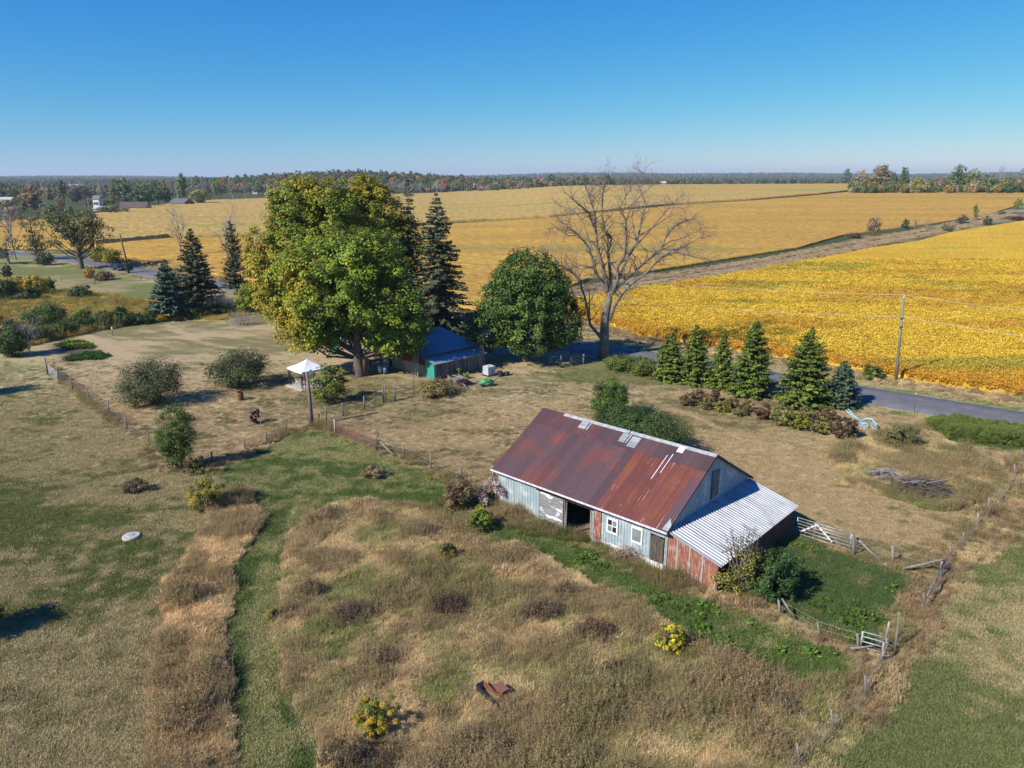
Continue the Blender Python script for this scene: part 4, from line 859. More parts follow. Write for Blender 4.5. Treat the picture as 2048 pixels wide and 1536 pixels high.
for i in range(5): MB().box(0, .06, RY0 + .1 + i * 1.3, RY0 + 1.38 + i * 1.3, 0, 1.345).build('stucco_panel', M['stucco'], shed)
MB().box(SLn - .06, SLn, .1, 9, 0, 2.4).box(0, SLn, 9, 9.06, 0, 3.5).box(.1, SLn - .1, RY0, RY0 + .05, 1.9, 2.6).build('rear_wall', M['plank2'], shed)
def ladder(base, top, w, label):
    e = empty('ladder', so_, SA, label, 'ladder'); b = Vector(base); t = Vector(top); s = Vector((0, 1, 0)) * w / 2
    for q in (-1, 1): MB().bar(b + s * q, t + s * q, .05, .09).build('rail', M['tube'], e)
    for i in range(9):
        p = b.lerp(t, (i + .7) / 9.6); MB().bar(p - s * .92, p + s * .92, .035).build('rung', M['tube'], e)
ladder((-1.05, 2.7, .0), (-.62, 2.9, 3.1), .42, 'grey ladder leaning on the shed roof edge, the left one of two'); ladder((-1.0, 2.05, .0), (-.62, 2.3, 2.95), .40, 'grey ladder leaning on the shed by the turquoise wall, the right one of two')

# ================================================================== HOUSE BEHIND THE MAPLES
M['houseroof'] = pm('pale_lavender_roof', (.46, .46, .52), (.38, .38, .44), 1, .5); M['brick'] = pm('orange_brick', (.30, .19, .14), (.24, .15, .11), 5, .9)
hb = empty('farmhouse', (-21.3, 99.0, 0), math.radians(-28), 'farmhouse with pale roof mostly hidden behind the big maples', 'house')
MB().box(-6, 6, -4.5, 4.5, 0, 2.9).build('wall', M['brick'], hb)
for s in (-1, 1):
    for i in range(12):
        corr('roof_sheet', (-6.3 + i * 1.05, 5 * s, 2.8), (1, 0, 0), Vector((0, -5 * s, 1.9)).normalized(), Vector((0, 1.9 * s, 5)).normalized(), 1.045, 0, 5.36, .5, .025, 'houseroof', hb)
for s in (-6.0, 5.95): MB().face([(s, -4.5, 2.9), (s, 4.5, 2.9), (s, 0, 4.65)]).build('gable', M['white'], hb)
for i, wx in enumerate((-4.6, -2.4, 1.6, 4)):
    w = MB().box(wx - .6, wx + .6, -4.56, -4.5, 1.0, 2.1).build('window', M['white'], hb); MB().box(wx - .5, wx + .5, -4.58, -4.565, 1.1, 2.0).build('pane', M['darkglass'], w)
d = MB().box(-.5, .45, -4.56, -4.5, .1, 2.1).build('door', M['turq'], hb)
MB().box(3.2, 3.9, -.5, .2, 4.2, 5.6).build('chimney', M['brick'], hb)

# ================================================================== FENCES, GATES, POLES
def post(e, b, h, r=.07, mat='greybark', tilt=None, name='post'):
    tx, ty = tilt or (random.gauss(0, .02), random.gauss(0, .02)); lo = e.matrix_world.inverted() if False else None
    o = e.location; b = Vector(b) - o
    return MB().tube([b + Vector((0, 0, -.2)), b + Vector((tx * h * .5, ty * h * .5, h * .5)), b + Vector((tx * h, ty * h, h))], [r * 1.05, r, r * .92], 8).build(name, M[mat], e, True)
def fence(name, label, posts, wires=4, r=.07, mat='greybark', wh=1.15, hmin=.9):
    e = empty('fence' if name is None else name, G(*posts[0][0]), 0, label, 'fence'); pts = []
    for bse, top in posts:
        g = G(*bse); h = max(hmin, HT(bse, top)); dx = (atz(top[0], top[1], h + g.z).x - g.x) / h; post(e, g, h, r * random.uniform(.8, 1.15), mat, (max(-.25, min(.25, dx)), 0)); pts.append((g, h))
    for k in range(wires):
        f = .18 + k * (.8 / max(1, wires - 1)); p = [g - e.location + Vector((0, -.06, min(h, wh) * f)) for g, h in pts]
        q = []
        for a, b in zip(p[:-1], p[1:]): q += [a, a.lerp(b, .5) - Vector((0, 0, .03))]
        q.append(p[-1]); MB().tube(q, .009, 3, False).build('wire', M['wire'], e)
    return e
fence('wire_fence', 'wire fence of dark posts between the left pasture and the lawn', [((118, 763), (114, 735)), ((146, 782), (141, 757)), ((179, 806), (174, 775)), ((218, 832), (216, 802)), ((255, 862), (250, 834)), ((298, 886), (294, 868)), ((335, 925), (331, 900))], mat='greybark')
fence('wire_fence', 'weed-grown wire fence from the tall bush to the leaning wooden pole', [((345, 940), (343, 915)), ((424, 926), (423, 903)), ((490, 900), (488, 880)), ((534, 888), (532, 864)), ((573, 862), (571, 840)), ((638, 848), (638, 828))])
fence('wire_fence', 'wire fence with round grey posts from the rusty gate to the barn', [((754, 901), (753, 868)), ((808, 913), (808, 888)), ((861, 941), (861, 910)), ((923, 970), (922, 932))])
fence('garden_fence', 'fence of thin iron stakes and stout posts before the shed', [((653, 841), (651, 813)), ((686, 832), (684, 806)), ((729, 818), (728, 792)), ((767, 806), (766, 773)), ((771, 803), (770, 766)), ((790, 801), (789, 768)), ((827, 786), (826, 754))], 2, .085, hmin=1.0)
fence('wire_fence', 'long wire fence of leaning pale posts down the right side', [((2160, 850), (2158, 815)), ((2045, 927), (2044, 897)), ((2030, 954), (2029, 928)), ((2002, 1006), (1998, 976)), ((1979, 1037), (1978, 994)), ((1958, 1050), (1957, 1030)), ((1929, 1090), (1924, 1066)), ((1903, 1118), (1900, 1095)), ((1884, 1152), (1883, 1122)), ((1850, 1215), (1843, 1195))], 4, .06, 'wood')
fence('wire_fence', 'near end of the wire fence with two tall thin posts at the corner', [((1790, 1302), (1799, 1224)), ((1768, 1295), (1779, 1243)), ((1764, 1325), (1771, 1290)), ((1732, 1392), (1743, 1368)), ((1668, 1462), (1673, 1437)), ((1601, 1532), (1605, 1508)), ((1535, 1610), (1538, 1580))], 4, .055, 'wood', hmin=1.1)
fence('paddock_fence', 'paddock fence with a twisted grey post beside the silver gate', [((1708, 1112), (1707, 1067)), ((1787, 1122), (1785, 1092)), ((1882, 1152), (1884, 1122))], 3, .08, 'wood')
fence('paddock_fence', 'paddock fence lost in weeds in front of the lean-to', [((1560, 1230), (1559, 1203)), ((1640, 1275), (1639, 1258)), ((1718, 1298), (1717, 1270))], 3, .06, 'wood')
fence('roadside_fence', 'roadside fence of thin dark stakes right of the spruces', [((1725, 812), (1725, 795)), ((1829, 827), (1829, 810)), ((1940, 848), (1939, 831)), ((2050, 872), (2049, 852))], 1, .03, 'darkwood', hmin=.8)
fence('roadside_fence', 'roadside fence of small grey posts beyond the left meadow', [((122, 562), (122, 552)), ((190, 568), (190, 558)), ((281, 562), (281, 550)), ((330, 572), (330, 562))], 2, .08, 'greybark')
fence('wire_fence', 'short wire fence by the driveway gate under the dead elm', [((1100, 730), (1100, 712)), ((1122, 731), (1122, 709)), ((1140, 728), (1140, 710))], 4, .04, 'tube')
def rail(a, ha, b, hb_, r, label, name='fence_rail', mat='wood', cat='rail'):
    g = G(*a) + Vector((0, 0, ha)); h = G(*b) + Vector((0, 0, hb_)); mb = MB(); q = h - g
    mb.tube([Vector((0, 0, 0)), q * .5 + Vector((0, 0, -.03)), q], [r, r * .95, r * .8], 6); o = mb.build(name, M[mat], None, True); o.location = g; return tag(o, label, cat)
rail((1709, 1105), 1.0, (1762, 1125), .1, .09, 'pale brace rail sloping down right of the silver gate post')
rail((1802, 1141), .12, (1884, 1150), 1.05, .09, 'pale brace rail rising to the paddock corner post')
rail((1884, 1152), 1.0, (1850, 1215), .7, .06, 'slanting top rail running down from the paddock corner post')
rail((1560, 1228), .95, (1589, 1240), .15, .06, 'thin pale rail propped on the post in front of the lean-to')
rail((1770, 1322), 1.05, (1757, 1330), .1, .06, 'thin rail leaning at the foot of the two tall corner posts')
rail((755, 898), .95, (788, 912), .1, .08, 'silvery rail sloping down right of the rusty gate')
rail((733, 815), .25, (766, 806), 1.1, .05, 'brace rail rising to the double post near the shed')
rail((792, 800), .85, (826, 787), .6, .05, 'grey rail across the gap between two stout posts by the shed')
rail((1700, 1306), .25, (1768, 1298), .3, .06, 'low pale board lying below the small aluminium gate')
def gate(label, a, b, h, nr, mat, cat='gate', upr=(0, 1), brace=False, h0=.15, r=.025, posts=None):
    A = G(*a); Bq = G(*b); e = empty('gate', A, 0, label, cat); v = Bq - A; v.z = Bq.z - A.z
    for i in range(nr):
        z = h0 + (h - h0) * (i / (nr - 1)) ** .9; MB().tube([Vector((0, 0, z)), v + Vector((0, 0, z))], r, 6).build('bar', M[mat], e, True)
    for f in upr: MB().tube([v * f + Vector((0, 0, h0 - .02)), v * f + Vector((0, 0, h + .02))], r * 1.1, 6).build('upright', M[mat], e, True)
    if brace:
        n = Vector((-v.y, v.x, 0)).normalized() * .03
        for f0, z0, f1, z1 in ((.08, .35, .35, h - .1), (.35, h - .1, .65, .3)): MB().bar(v * f0 + n + Vector((0, 0, z0)), v * f1 + n + Vector((0, 0, z1)), .04, .09).build('brace', M['white'], e)
    return e
gate('rust-pink tubular farm gate standing in the lawn fence near the wooden pole', (674, 870), (752, 903), 1.15, 7, 'pinktube', upr=(0, .26, .5, .75, 1), r=.028)
gate('long silver tubular gate closing the paddock beside the lean-to', (1592, 1070), (1703, 1106), 1.25, 6, 'tube', upr=(0, .33, .96, 1), brace=True, r=.032)
gate('small aluminium gate with rounded top standing in weeds at the paddock corner', (1720, 1298), (1768, 1312), 1.0, 4, 'galv', upr=(0, .02, 1), r=.03)
gate('white and blue board gate at the far left end of the pasture fence', (97, 747), (117, 764), 1.15, 6, 'galv', upr=(0, 1), r=.03)
gate('small grey driveway gate left of the pale post by the dead elm', (1142, 731), (1165, 728), 1.1, 5, 'tube', upr=(0, 1))
for bse, top, lab in (((671, 869), (670, 838), 'grey post holding the rust-pink gate'), ((95, 748), (93, 716), 'pale tall post at the left end of the board gate'), ((1167, 728), (1167, 708), 'pale square gate post right of the driveway gate'), ((677, 868), (676, 842), 'second thin post tight beside the rust-pink gate')):
    o = empty('gate_post', G(*bse), 0, lab, 'post'); h = HT(bse, top); MB().tube([(0, 0, -.2), (0, 0, h)], .09, 8).build('shaft', M['wood'], o, True); MB().blob((0, 0, h), (.09, .09, .03), 8, 4).build('worn_top', M['wood'], o)
# wooden poles
e = empty('wooden_pole', G(624, 851), 0, 'weathered wooden pole leaning a little left in front of the gazebo', 'pole')
hp = HT((624, 851), (614, 744)); hx_ = atz(614, 744, hp).x - G(624, 851).x; MB().tube([(0, 0, -.3), (hx_ * .4, 0, hp * .5), (hx_, 0, hp)], [.2, .17, .14], 10).build('shaft', M['greybark'], e, True); MB().bar((-.2, -.2, hp * .78), (-.42, .2, hp * .8), .03).build('hook', M['rust'], e)
M['polewood'] = pm('greenish_pole', (.24, .23, .17), (.15, .14, .10), 3, .85, stretch=(1, 1, .1))
pg = G(1792, 762); up_ = empty('utility_pole', pg, 0, 'tall slim grey-green utility pole at the edge of the yellow field', 'utility pole')
ph = HT((1792, 764), (1812, 588)); lx = atz(1812, 588, ph).x - pg.x; MB().tube([(0, 0, -.3), (lx * .5, 0, ph * .5), (lx, 0, ph)], [.17, .15, .12], 10).build('shaft', M['polewood'], up_, True)
MB().box(lx - .06, lx + .06, -.12, -.08, ph - .5, ph - .1).build('insulator', M['white'], up_)
for zz_ in (.62, .72): MB().box(lx * zz_ - .25, lx * zz_ + .15, -.2, -.12, ph * zz_, ph * zz_ + .12).build('clamp', M['darkwood'], up_)
def span(a, b, sag, label, r=.022):
    a = Vector(a); b = Vector(b); p = []
    for i in range(17):
        t = i / 16; q = a.lerp(b, t); q.z -= sag * 4 * t * (1 - t); p.append(q - a)
    o = MB().tube(p, r, 3, False).build('power_line', M['wire'], None); o.location = a; return tag(o, label, 'power line')
top = pg + Vector((lx, -.1, ph - .15)); mid = pg + Vector((lx * .72, -.15, ph * .74))
lp = Vector((-25.0, 133, 0)); rp = Vector((88, 46, 0))
span(lp + Vector((0, 0, 10.3)), top, 1.6, 'upper power line from the left across the yellow field to the pole top'); span(top, rp + Vector((0, 0, 10)), 1.0, 'upper power line from the pole top out of the picture at the right')
span(lp + Vector((0, 0, 7.6)), mid, 1.9, 'lower power line from the left to the middle of the utility pole'); span(mid, rp + Vector((0, 0, 7.4)), 1.1, 'lower power line from the pole out of the picture at the right')
e = empty('utility_pole', lp, 0, 'utility pole by the road hidden behind the middle trees', 'utility pole'); MB().tube([(0, 0, -.3), (0, 0, 10.6)], [.17, .12], 8).build('shaft', M['polewood'], e)
MB().box(-.6, .6, -.06, .06, 10.0, 10.12).build('crossarm', M['darkwood'], e)
g = G(259, 546); e = empty('utility_pole', g, 0, 'dark utility pole with ivy at its foot by the road beyond the parked car', 'utility pole'); h = HT((259, 546), (250, 468)); MB().tube([(0, 0, -.3), (-1.0, 0, h)], [.22, .15], 8).build('shaft', M['darkwood'], e, True); MB().bar((-1.0, 0, h - .5), (-.5, 0, h - .3), .08).build('crossarm', M['darkwood'], e)
me, _ = crown('ivy', [(0, 0, 1.6, .9, .9, 1.8)], 40, 20, .4, .16, [(.03, .05, .02)], [1]); link('ivy', me, M['leaf'], e)

# ================================================================== YARD THINGS
# gazebo
gz = Vector((-22.75, 79.1, 0)); ga_ = math.radians(45)
gb_ = empty('gazebo', gz, ga_, 'white canopy gazebo on dark metal legs over a concrete slab', 'gazebo'); R_ = 1.6; zt = 2.05
M['canvas'] = pm('white_canvas', (.80, .80, .82), (.72, .72, .75), 2, .7)
cvs = [(-R_, -R_), (R_, -R_), (R_, R_), (-R_, R_)]
for i in range(4):
    a = cvs[i]; b = cvs[(i + 1) % 4]; mb = MB(); N_ = 5
    row = []
    for s in range(N_ + 1):
        f = s / N_; z = zt + .92 * f - .10 * math.sin(f * math.pi)
        row.append([(a[0] * (1 - f), a[1] * (1 - f), z), ((a[0] + b[0]) / 2 * (1 - f), (a[1] + b[1]) / 2 * (1 - f), z - .05 * (1 - f)), (b[0] * (1 - f), b[1] * (1 - f), z)])
    for s in range(N_):
        for k in (0, 1): mb.face([row[s][k], row[s][k + 1], row[s + 1][k + 1], row[s + 1][k]])
    mb.face([(a[0], a[1], zt - .2), ((a[0] + b[0]) / 2, (a[1] + b[1]) / 2, zt - .24), ((a[0] + b[0]) / 2, (a[1] + b[1]) / 2, zt - .05), (a[0], a[1], zt)]); mb.face([((a[0] + b[0]) / 2, (a[1] + b[1]) / 2, zt - .24), (b[0], b[1], zt - .2), (b[0], b[1], zt), ((a[0] + b[0]) / 2, (a[1] + b[1]) / 2, zt - .05)])
    mb.build('canopy_panel', M['canvas'], gb_)
    dx, dy = -a[0] / R_ * .28, -a[1] / R_ * .28
    mb = MB()
    for q in ((0, 0), (dx, 0), (0, dy)): mb.box(a[0] * .96 + q[0] - .035, a[0] * .96 + q[0] + .035, a[1] * .96 + q[1] - .035, a[1] * .96 + q[1] + .035, 0, zt)
    for zq in (.1, .7, 1.3, 1.8): mb.bar((a[0] * .96 + dx, a[1] * .96, zq), (a[0] * .96, a[1] * .96 + dy, zq), .02)
    mb.build('leg', M['black'], gb_)
MB().box(-1.95, 1.75, -1.8, 1.7, -.1, .08).build('concrete_slab', M['concrete'], None).matrix_world = gb_.matrix_world
sl_ = bpy.data.objects['concrete_slab']; sl_.location = gz; sl_.rotation_euler = (0, 0, ga_); tag(sl_, 'pale concrete slab under the white gazebo', 'slab')
def chair(p, rz, label, mat='wood'):
    e = empty('garden_chair', p, rz, label, 'chair')
    MB().box(-.25, .25, -.25, .25, .40, .45).build('seat', M[mat], e); MB().hexa([(-.25, .22, .45), (.25, .22, .45), (.25, .26, .45), (-.25, .26, .45), (-.25, .38, 1.0), (.25, .38, 1.0), (.25, .42, 1.0), (-.25, .42, 1.0)]).build('backrest', M[mat], e)
    for sx in (-.22, .22):
        for sy in (-.22, .22): MB().box(sx - .02, sx + .02, sy - .02, sy + .02, 0, .40).build('leg', M[mat], e)
        MB().box(sx - .03, sx + .03, -.25, .25, .62, .66).build('armrest', M[mat], e)
M['cream'] = pm('cream_plastic', (.55, .50, .36), (.45, .4, .3), 3, .6); M['redcloth'] = pm('red_cloth', (.30, .03, .04), (.2, .02, .03), 3, .8)
chair(gz + Vector((-1.0, -.3, .08)), .8, 'cream garden chair at the left under the gazebo', 'cream'); chair(gz + Vector((.1, -.5, .08)), 2.2, 'dark red garden chair in the middle under the gazebo', 'redcloth'); chair(gz + Vector((.2, .9, .08)), 3.4, 'cream garden chair at the back under the gazebo', 'cream')
# rusty barrel
e = empty('barrel', G(482, 800), 0, 'rusty brown steel burn barrel standing on the dry lawn', 'barrel')
MB().tube([(0, 0, 0), (0, 0, .28), (0, 0, .30), (0, 0, .32), (0, 0, .56), (0, 0, .58), (0, 0, .60), (0, 0, .88)], [.29, .29, .31, .29, .29, .31, .29, .29], 18, False).build('drum', M['rust'], e, True)
MB().tube([(0, 0, .86), (0, 0, .90)], [.305, .305], 18, False).build('rim', M['rust'], e); MB().tube([(0, 0, .02), (0, 0, .03)], .28, 18).build('ash', M['black'], e)
# well caps
e = empty('well_cap', G(263, 1076), .3, 'round concrete well cap in the left pasture grass', 'well cap'); wm_ = MB().tube([(0, 0, -.1), (0, 0, .17), (0, 0, .21)], [.54, .54, .50], 28).build('ring', M['concrete'], e)
MB().tube([(-.05, .05, .205), (-.05, .05, .245)], [.26, .24], 18).build('lid', M['concrete'], e); MB().bar((-.2, -.1, .255), (.1, .18, .255), .03, .02).build('handle', M['concrete'], e)
e = empty('well_cap', G(1926, 924), 0, 'small whitish stone slab cap in the round unmown patch', 'well cap'); MB().blob((0, 0, .12), (.55, .38, .16), 14, 6, .08).build('slab', M['concrete'], e, True); MB().box(-.2, .2, -.15, .15, .25, .33).build('lid', M['concrete'], e)
# debris in the weeds
e = empty('scrap_trough', G(985, 1408), math.radians(-48), 'dark rusty steel trough lying tilted in the tall grass', 'scrap')
MB().hexa([(-.85, -.2, .05), (.75, -.2, -.05), (.75, .2, -.05), (-.85, .2, .05), (-.85, -.2, .12), (.75, -.2, .02), (.75, .2, .02), (-.85, .2, .12)]).build('base', M['rust'], e)
for s in (-1, 1): MB().hexa([(-.85, s * .2 - .02, .1), (.75, s * .2 - .02, 0), (.75, s * .2 + .02, 0), (-.85, s * .2 + .02, .1), (-.85, s * .2 - .02, .62), (.75, s * .2 - .02, .42), (.75, s * .2 + .02, .42), (-.85, s * .2 + .02, .62)]).build('side', M['black'] if s < 0 else M['rust'], e)
MB().box(-.89, -.86, -.22, .22, .08, .64).build('end', M['wood'], e)
e = empty('scrap_box', G(1003, 1398), math.radians(-50), 'small rusty square box beside the steel trough in the weeds', 'scrap'); MB().box(-.28, .28, -.17, .17, .35, .60).build('body', M['rust'], e); MB().box(-.31, .31, -.20, .20, .60, .64).build('lid', M['pinktube'], e); MB().box(-.05, .05, -.05, .05, 0, .35).build('leg', M['rust'], e)
# IBC tank
M['ibc'] = pm('white_tank_plastic', (.70, .74, .78), (.6, .64, .68), 2, .4)
e = empty('water_tank', G(978, 751), math.radians(40), 'white caged cube water tank at the right end of the shed', 'water tank')
MB().box(-.5, .5, -.5, .5, .16, 1.15).build('tank', M['ibc'], e); MB().tube([(0, 0, 1.15), (0, 0, 1.2)], .12, 12).build('cap', M['black'], e)
cg_ = MB()
for i in range(6):
    a = -.53 + i * 1.06 / 5
    for s in (-.53, .53): cg_.bar((a, s, .16), (a, s, 1.17), .025); cg_.bar((s, a, .16), (s, a, 1.17), .025)
for z in (.2, .45, .7, .95, 1.17):
    for s in (-.53, .53): cg_.bar((-.53, s, z), (.53, s, z), .025); cg_.bar((s, -.53, z), (s, .53, z), .025)
cg_.build('cage', M['tube'], e); MB().box(-.55, .55, -.55, .55, 0, .15).build('pallet', M['black'], e)
# firewood pile / tyres
e = empty('tyre_stack', G(1000, 752), 0, 'low stack of black tyres behind the white water tank', 'tyres')
for i, (dx, dy, dz) in enumerate(((0, 0, .1), (.1, .05, .32), (-.05, 0, .54), (.75, .3, .1), (.8, .35, .32))):
    mb = MB(); t = [(dx + .27 * math.cos(a), dy + .27 * math.sin(a), dz) for a in np.linspace(0, 2 * math.pi, 15)]; mb.tube(t, .1, 7, False); mb.build('tyre', M['black'], e, True)
# tarp-covered mower
M['tarp'] = pm('green_tarp', (.06, .26, .08), (.04, .17, .05), 3, .5, c3=(.3, .42, .3), s3=4, t3=(.6, .66))
e = empty('covered_mower', G(973, 772), .3, 'small machine under a wrinkled bright green tarp', 'tarp'); mb = MB(); mb.blob((0, 0, .42), (.85, .5, .45), 16, 9, .13); mb.build('tarp', M['tarp'], e)
for s in ((-.5, -.35), (.5, -.35), (-.5, .35), (.5, .35)): MB().tube([(s[0], s[1] - .06, .2), (s[0], s[1] + .06, .2)], .2, 12).build('wheel', M['black'], e)
MB().bar((.6, 0, .4), (1.2, .1, .75), .05).build('handle', M['black'], e)
# trailer
tg = G(925, 776); ta = math.atan2((G(893, 757) - tg).y, (G(893, 757) - tg).x) + math.pi
e = empty('utility_trailer', G(915, 768), ta, 'small weathered wooden-sided trailer parked before the shed', 'trailer')
MB().box(-1.3, 1.3, -.65, .65, .40, .45).build('bed', M['greywood'], e)
for s in (-.67, .67):
    for k in (0, 1): MB().box(-1.3, 1.3, s - .02, s + .02, .46 + k * .2, .64 + k * .2).build('side_board', M['greywood'], e)
    for xq in (-1.2, -.4, .4, 1.2): MB().box(xq - .03, xq + .03, s * 1.03 - .03, s * 1.03 + .03, .40, .88).build('stake', M['darkwood'], e)
    mb = MB().tube([(-.1, s * 1.12 - .08, .3), (-.1, s * 1.12 + .08, .3)], .3, 16); w = mb.build('wheel', M['black'], e); MB().tube([(-.1, s * 1.12 - .09, .3), (-.1, s * 1.12 + .09, .3)], .14, 10).build('hub', M['tube'], w)
for s in (-1.32, 1.32): MB().box(s - .02, s + .02, -.65, .65, .44, .86).build('end_board', M['darkwood'], e)
MB().bar((1.3, 0, .38), (2.3, 0, .35), .09).build('tow_bar', M['tube'], e); MB().box(1.95, 2.02, -.06, .06, 0, .34).build('jack', M['tube'], e)
MB().bar((-.6, -.3, .9), (.5, .4, .88), .15, .05).build('loose_board', M['plank2'], e)
o = MB().bar((0, 0, 0), (1.1, .5, .25), .18, .12).build('timber', M['wood'], None); o.location = G(944, 768) + Vector((0, 0, .1)); tag(o, 'pale timber offcut lying right of the wooden trailer', 'timber')
# bench / potting table behind the maple
e = empty('garden_table', G(752, 732), .5, 'red-brown wooden table standing beyond the big maple trunk', 'table'); MB().box(-.8, .8, -.4, .4, .72, .78).build('tabletop', M['redwall'], e)
for sx in (-.72, .72):
    for sy in (-.32, .32): MB().box(sx - .05, sx + .05, sy - .05, sy + .05, 0, .72 + (.9 if sy > 0 else 0)).build('leg', M['redwall'], e)
MB().box(-.75, .75, .28, .34, 1.1, 1.25).build('back_rail', M['redwall'], e)
M['bluepl'] = pm('blue_plastic', (.08, .16, .24), (.05, .10, .16), 3, .5)
for p_, m_, h_, lab in (((735, 741), 'white', .36, 'white plastic bucket beside the maple trunk'), ((760, 746), 'ibc', .8, 'pale blue-white barrel between the maple and the shed'), ((771, 748), 'bluepl', .95, 'blue barrel nearer the shed than the pale barrel')):
    e = empty('bucket' if h_ < .5 else 'water_barrel', G(*p_), 0, lab, 'bucket' if h_ < .5 else 'barrel'); r_ = .16 if h_ < .5 else .28
    MB().tube([(0, 0, 0), (0, 0, h_)], [r_ * .88, r_], 16).build('body', M[m_], e, True); MB().tube([(0, 0, h_ - .03), (0, 0, h_ + .01)], r_ * 1.06, 16).build('rim', M[m_], e)
# light blue horse plough
M['plblue'] = pm('light_blue_paint', (.34, .50, .58), (.24, .38, .46), 4, .6)
e = empty('plough', G(1722, 852), math.radians(-50), 'old iron plough painted light blue, an ornament beside the shrubs', 'plough')
MB().tube([(-1.5, .22, 1.25), (-.8, .15, .75), (0, .05, .45)], .055, 8).build('handle', M['plblue'], e, True); MB().tube([(-1.5, -.22, 1.25), (-.8, -.15, .75), (0, -.05, .45)], .055, 8).build('handle', M['plblue'], e, True)
MB().tube([(0, 0, .45), (.4, 0, .85), (.9, 0, .9), (1.35, 0, .55), (1.5, 0, .15)], [.08, .08, .075, .06, .05], 8).build('beam', M['plblue'], e, True)
MB().tube([(-.9, -.18, .78), (-.9, .18, .78)], .03, 6).build('crossbar', M['plblue'], e)
MB().hexa([(-.1, -.05, 0), (.75, -.05, 0), (.75, .03, 0), (-.1, .03, 0), (-.2, -.35, .5), (.35, -.1, .5), (.35, -.05, .5), (-.2, -.3, .5)]).build('mouldboard', M['plblue'], e)
for wx, wy, wr in ((1.1, .25, .3), (.5, -.3, .24)):
    mb = MB().tube([(wx + wr * math.cos(a), wy, wr + wr * math.sin(a)) for a in np.linspace(0, 6.283, 19)], .04, 5, False)
    for k in range(3): mb.bar((wx - wr * math.cos(k * 1.05), wy, wr - wr * math.sin(k * 1.05)), (wx + wr * math.cos(k * 1.05), wy, wr + wr * math.sin(k * 1.05)), .03)
    mb.build('wheel', M['plblue'], e)
# stakes and saplings' posts
e = empty('garden_sign', G(226, 672), 0, 'thin stake with a small white marker on the far lawn', 'stake'); MB().box(-.03, .03, -.03, .03, 0, 1.3).build('stake', M['darkwood'], e); MB().box(-.08, .08, -.05, -.031, 1.0, 1.35).build('marker', M['white'], e)
# brush pile
def brush(p, n, w, h, label, mat='greybark', seed=1):
    e = empty('brush_pile', G(*p), 0, label, 'brush pile'); mb = MB()
    for i in range(n):
        a = random.random() * 6.28; q = random.random() ** .5; c = Vector((math.cos(a) * q * w / 2, math.sin(a) * q * w * .35, h * (1 - q * q) * random.random()))
        d = Vector((random.gauss(0, 1), random.gauss(0, .7), random.gauss(0, .18))).normalized() * random.uniform(.4, 1.3); mb.tube([c - d, c + d * .2 + Vector((0, 0, .04)), c + d], [.028, .02, .008], 4, False)
    mb.build('branches', M[mat], e)
    for i in range(3): c = Vector((random.uniform(-w / 4, w / 4), 0, h * .8)); MB().tube([c + Vector((-.9, -.2, .1)), c + Vector((.9, .3, .15))], [.05, .03], 6).build('pale_branch', M['palebark'], e)
brush((1845, 985), 460, 4.8, .95, 'pile of grey cut branches at the near edge of the round patch', 'bark'); brush((1770, 960), 150, 2.4, .8, 'small pile of bleached sticks in the round unmown patch', 'palebark')
# car on the road
def car(p, rz, label):
    e = empty('parked_car', p, rz, label, 'car'); M['carpaint'] = pm('dark_car_paint', (.012, .016, .028), (.012, .016, .028), 1, .2, spec=.7)
    def loft(secs, name, mat, sm=False):
        V = []; Fq = []
        for x_, pts in secs: V += [(x_, y_, z_) for y_, z_ in pts]
        k = len(secs[0][1])
        for i in range(len(secs) - 1):
            for j in range(k): Fq.append((i * k + j, i * k + (j + 1) % k, (i + 1) * k + (j + 1) % k, (i + 1) * k + j))
        Fq.append(tuple(range(k))[::-1]); Fq.append(tuple(range((len(secs) - 1) * k, len(secs) * k)))
        me = bpy.data.meshes.new(name); me.from_pydata(V, [], Fq); me.update(); return link(name, me, M[mat], e)
    def sec(w, z0, z1): return [(-w * .96, z0), (w * .96, z0), (w, z0 + .25), (w * .97, z1 - .08), (w * .86, z1), (-w * .86, z1), (-w * .97, z1 - .08), (-w, z0 + .25)]
    loft([(-2.25, sec(.78, .32, .72)), (-2.1, sec(.86, .25, .92)), (-1.2, sec(.9, .2, .98)), (.8, sec(.9, .2, .95)), (1.9, sec(.86, .22, .80)), (2.25, sec(.74, .32, .62))], 'body', 'carpaint')
    def cs_(w, z0, z1): return [(-w, z0), (w, z0), (w * .8, z1), (-w * .8, z1)]
    loft([(-1.75, cs_(.80, .9, .98)), (-1.05, cs_(.82, .9, 1.38)), (.1, cs_(.82, .9, 1.42)), (1.05, cs_(.80, .88, .96))], 'windows', 'darkglass')
    loft([(-1.1, cs_(.66, 1.38, 1.42)), (.12, cs_(.66, 1.415, 1.455))], 'roof', 'carpaint')
    for x_ in (-1.35, 1.35):
        for y_ in (-.82, .82): w = MB().tube([(x_, y_ - .1, .32), (x_, y_ + .1, .32)], .32, 16).build('wheel', M['black'], e); MB().tube([(x_, y_ - .11, .32), (x_, y_ + .11, .32)], .18, 10).build('rim', M['tube'], w)
    for y_ in (-.6, .6): MB().box(2.2, 2.28, y_ - .15, y_ + .15, .56, .70).build('headlight', M['white'], e); MB().box(-2.28, -2.2, y_ - .15, y_ + .15, .65, .8).build('tail_light', M['redcloth'], e)
cg0 = G(238, 541); car(cg0 + Vector((0, 0, .10)), math.atan2(-9.2, 12.5), 'dark blue car driving on the grey road at the left')
rng = np.random.default_rng(23); random.seed(23)
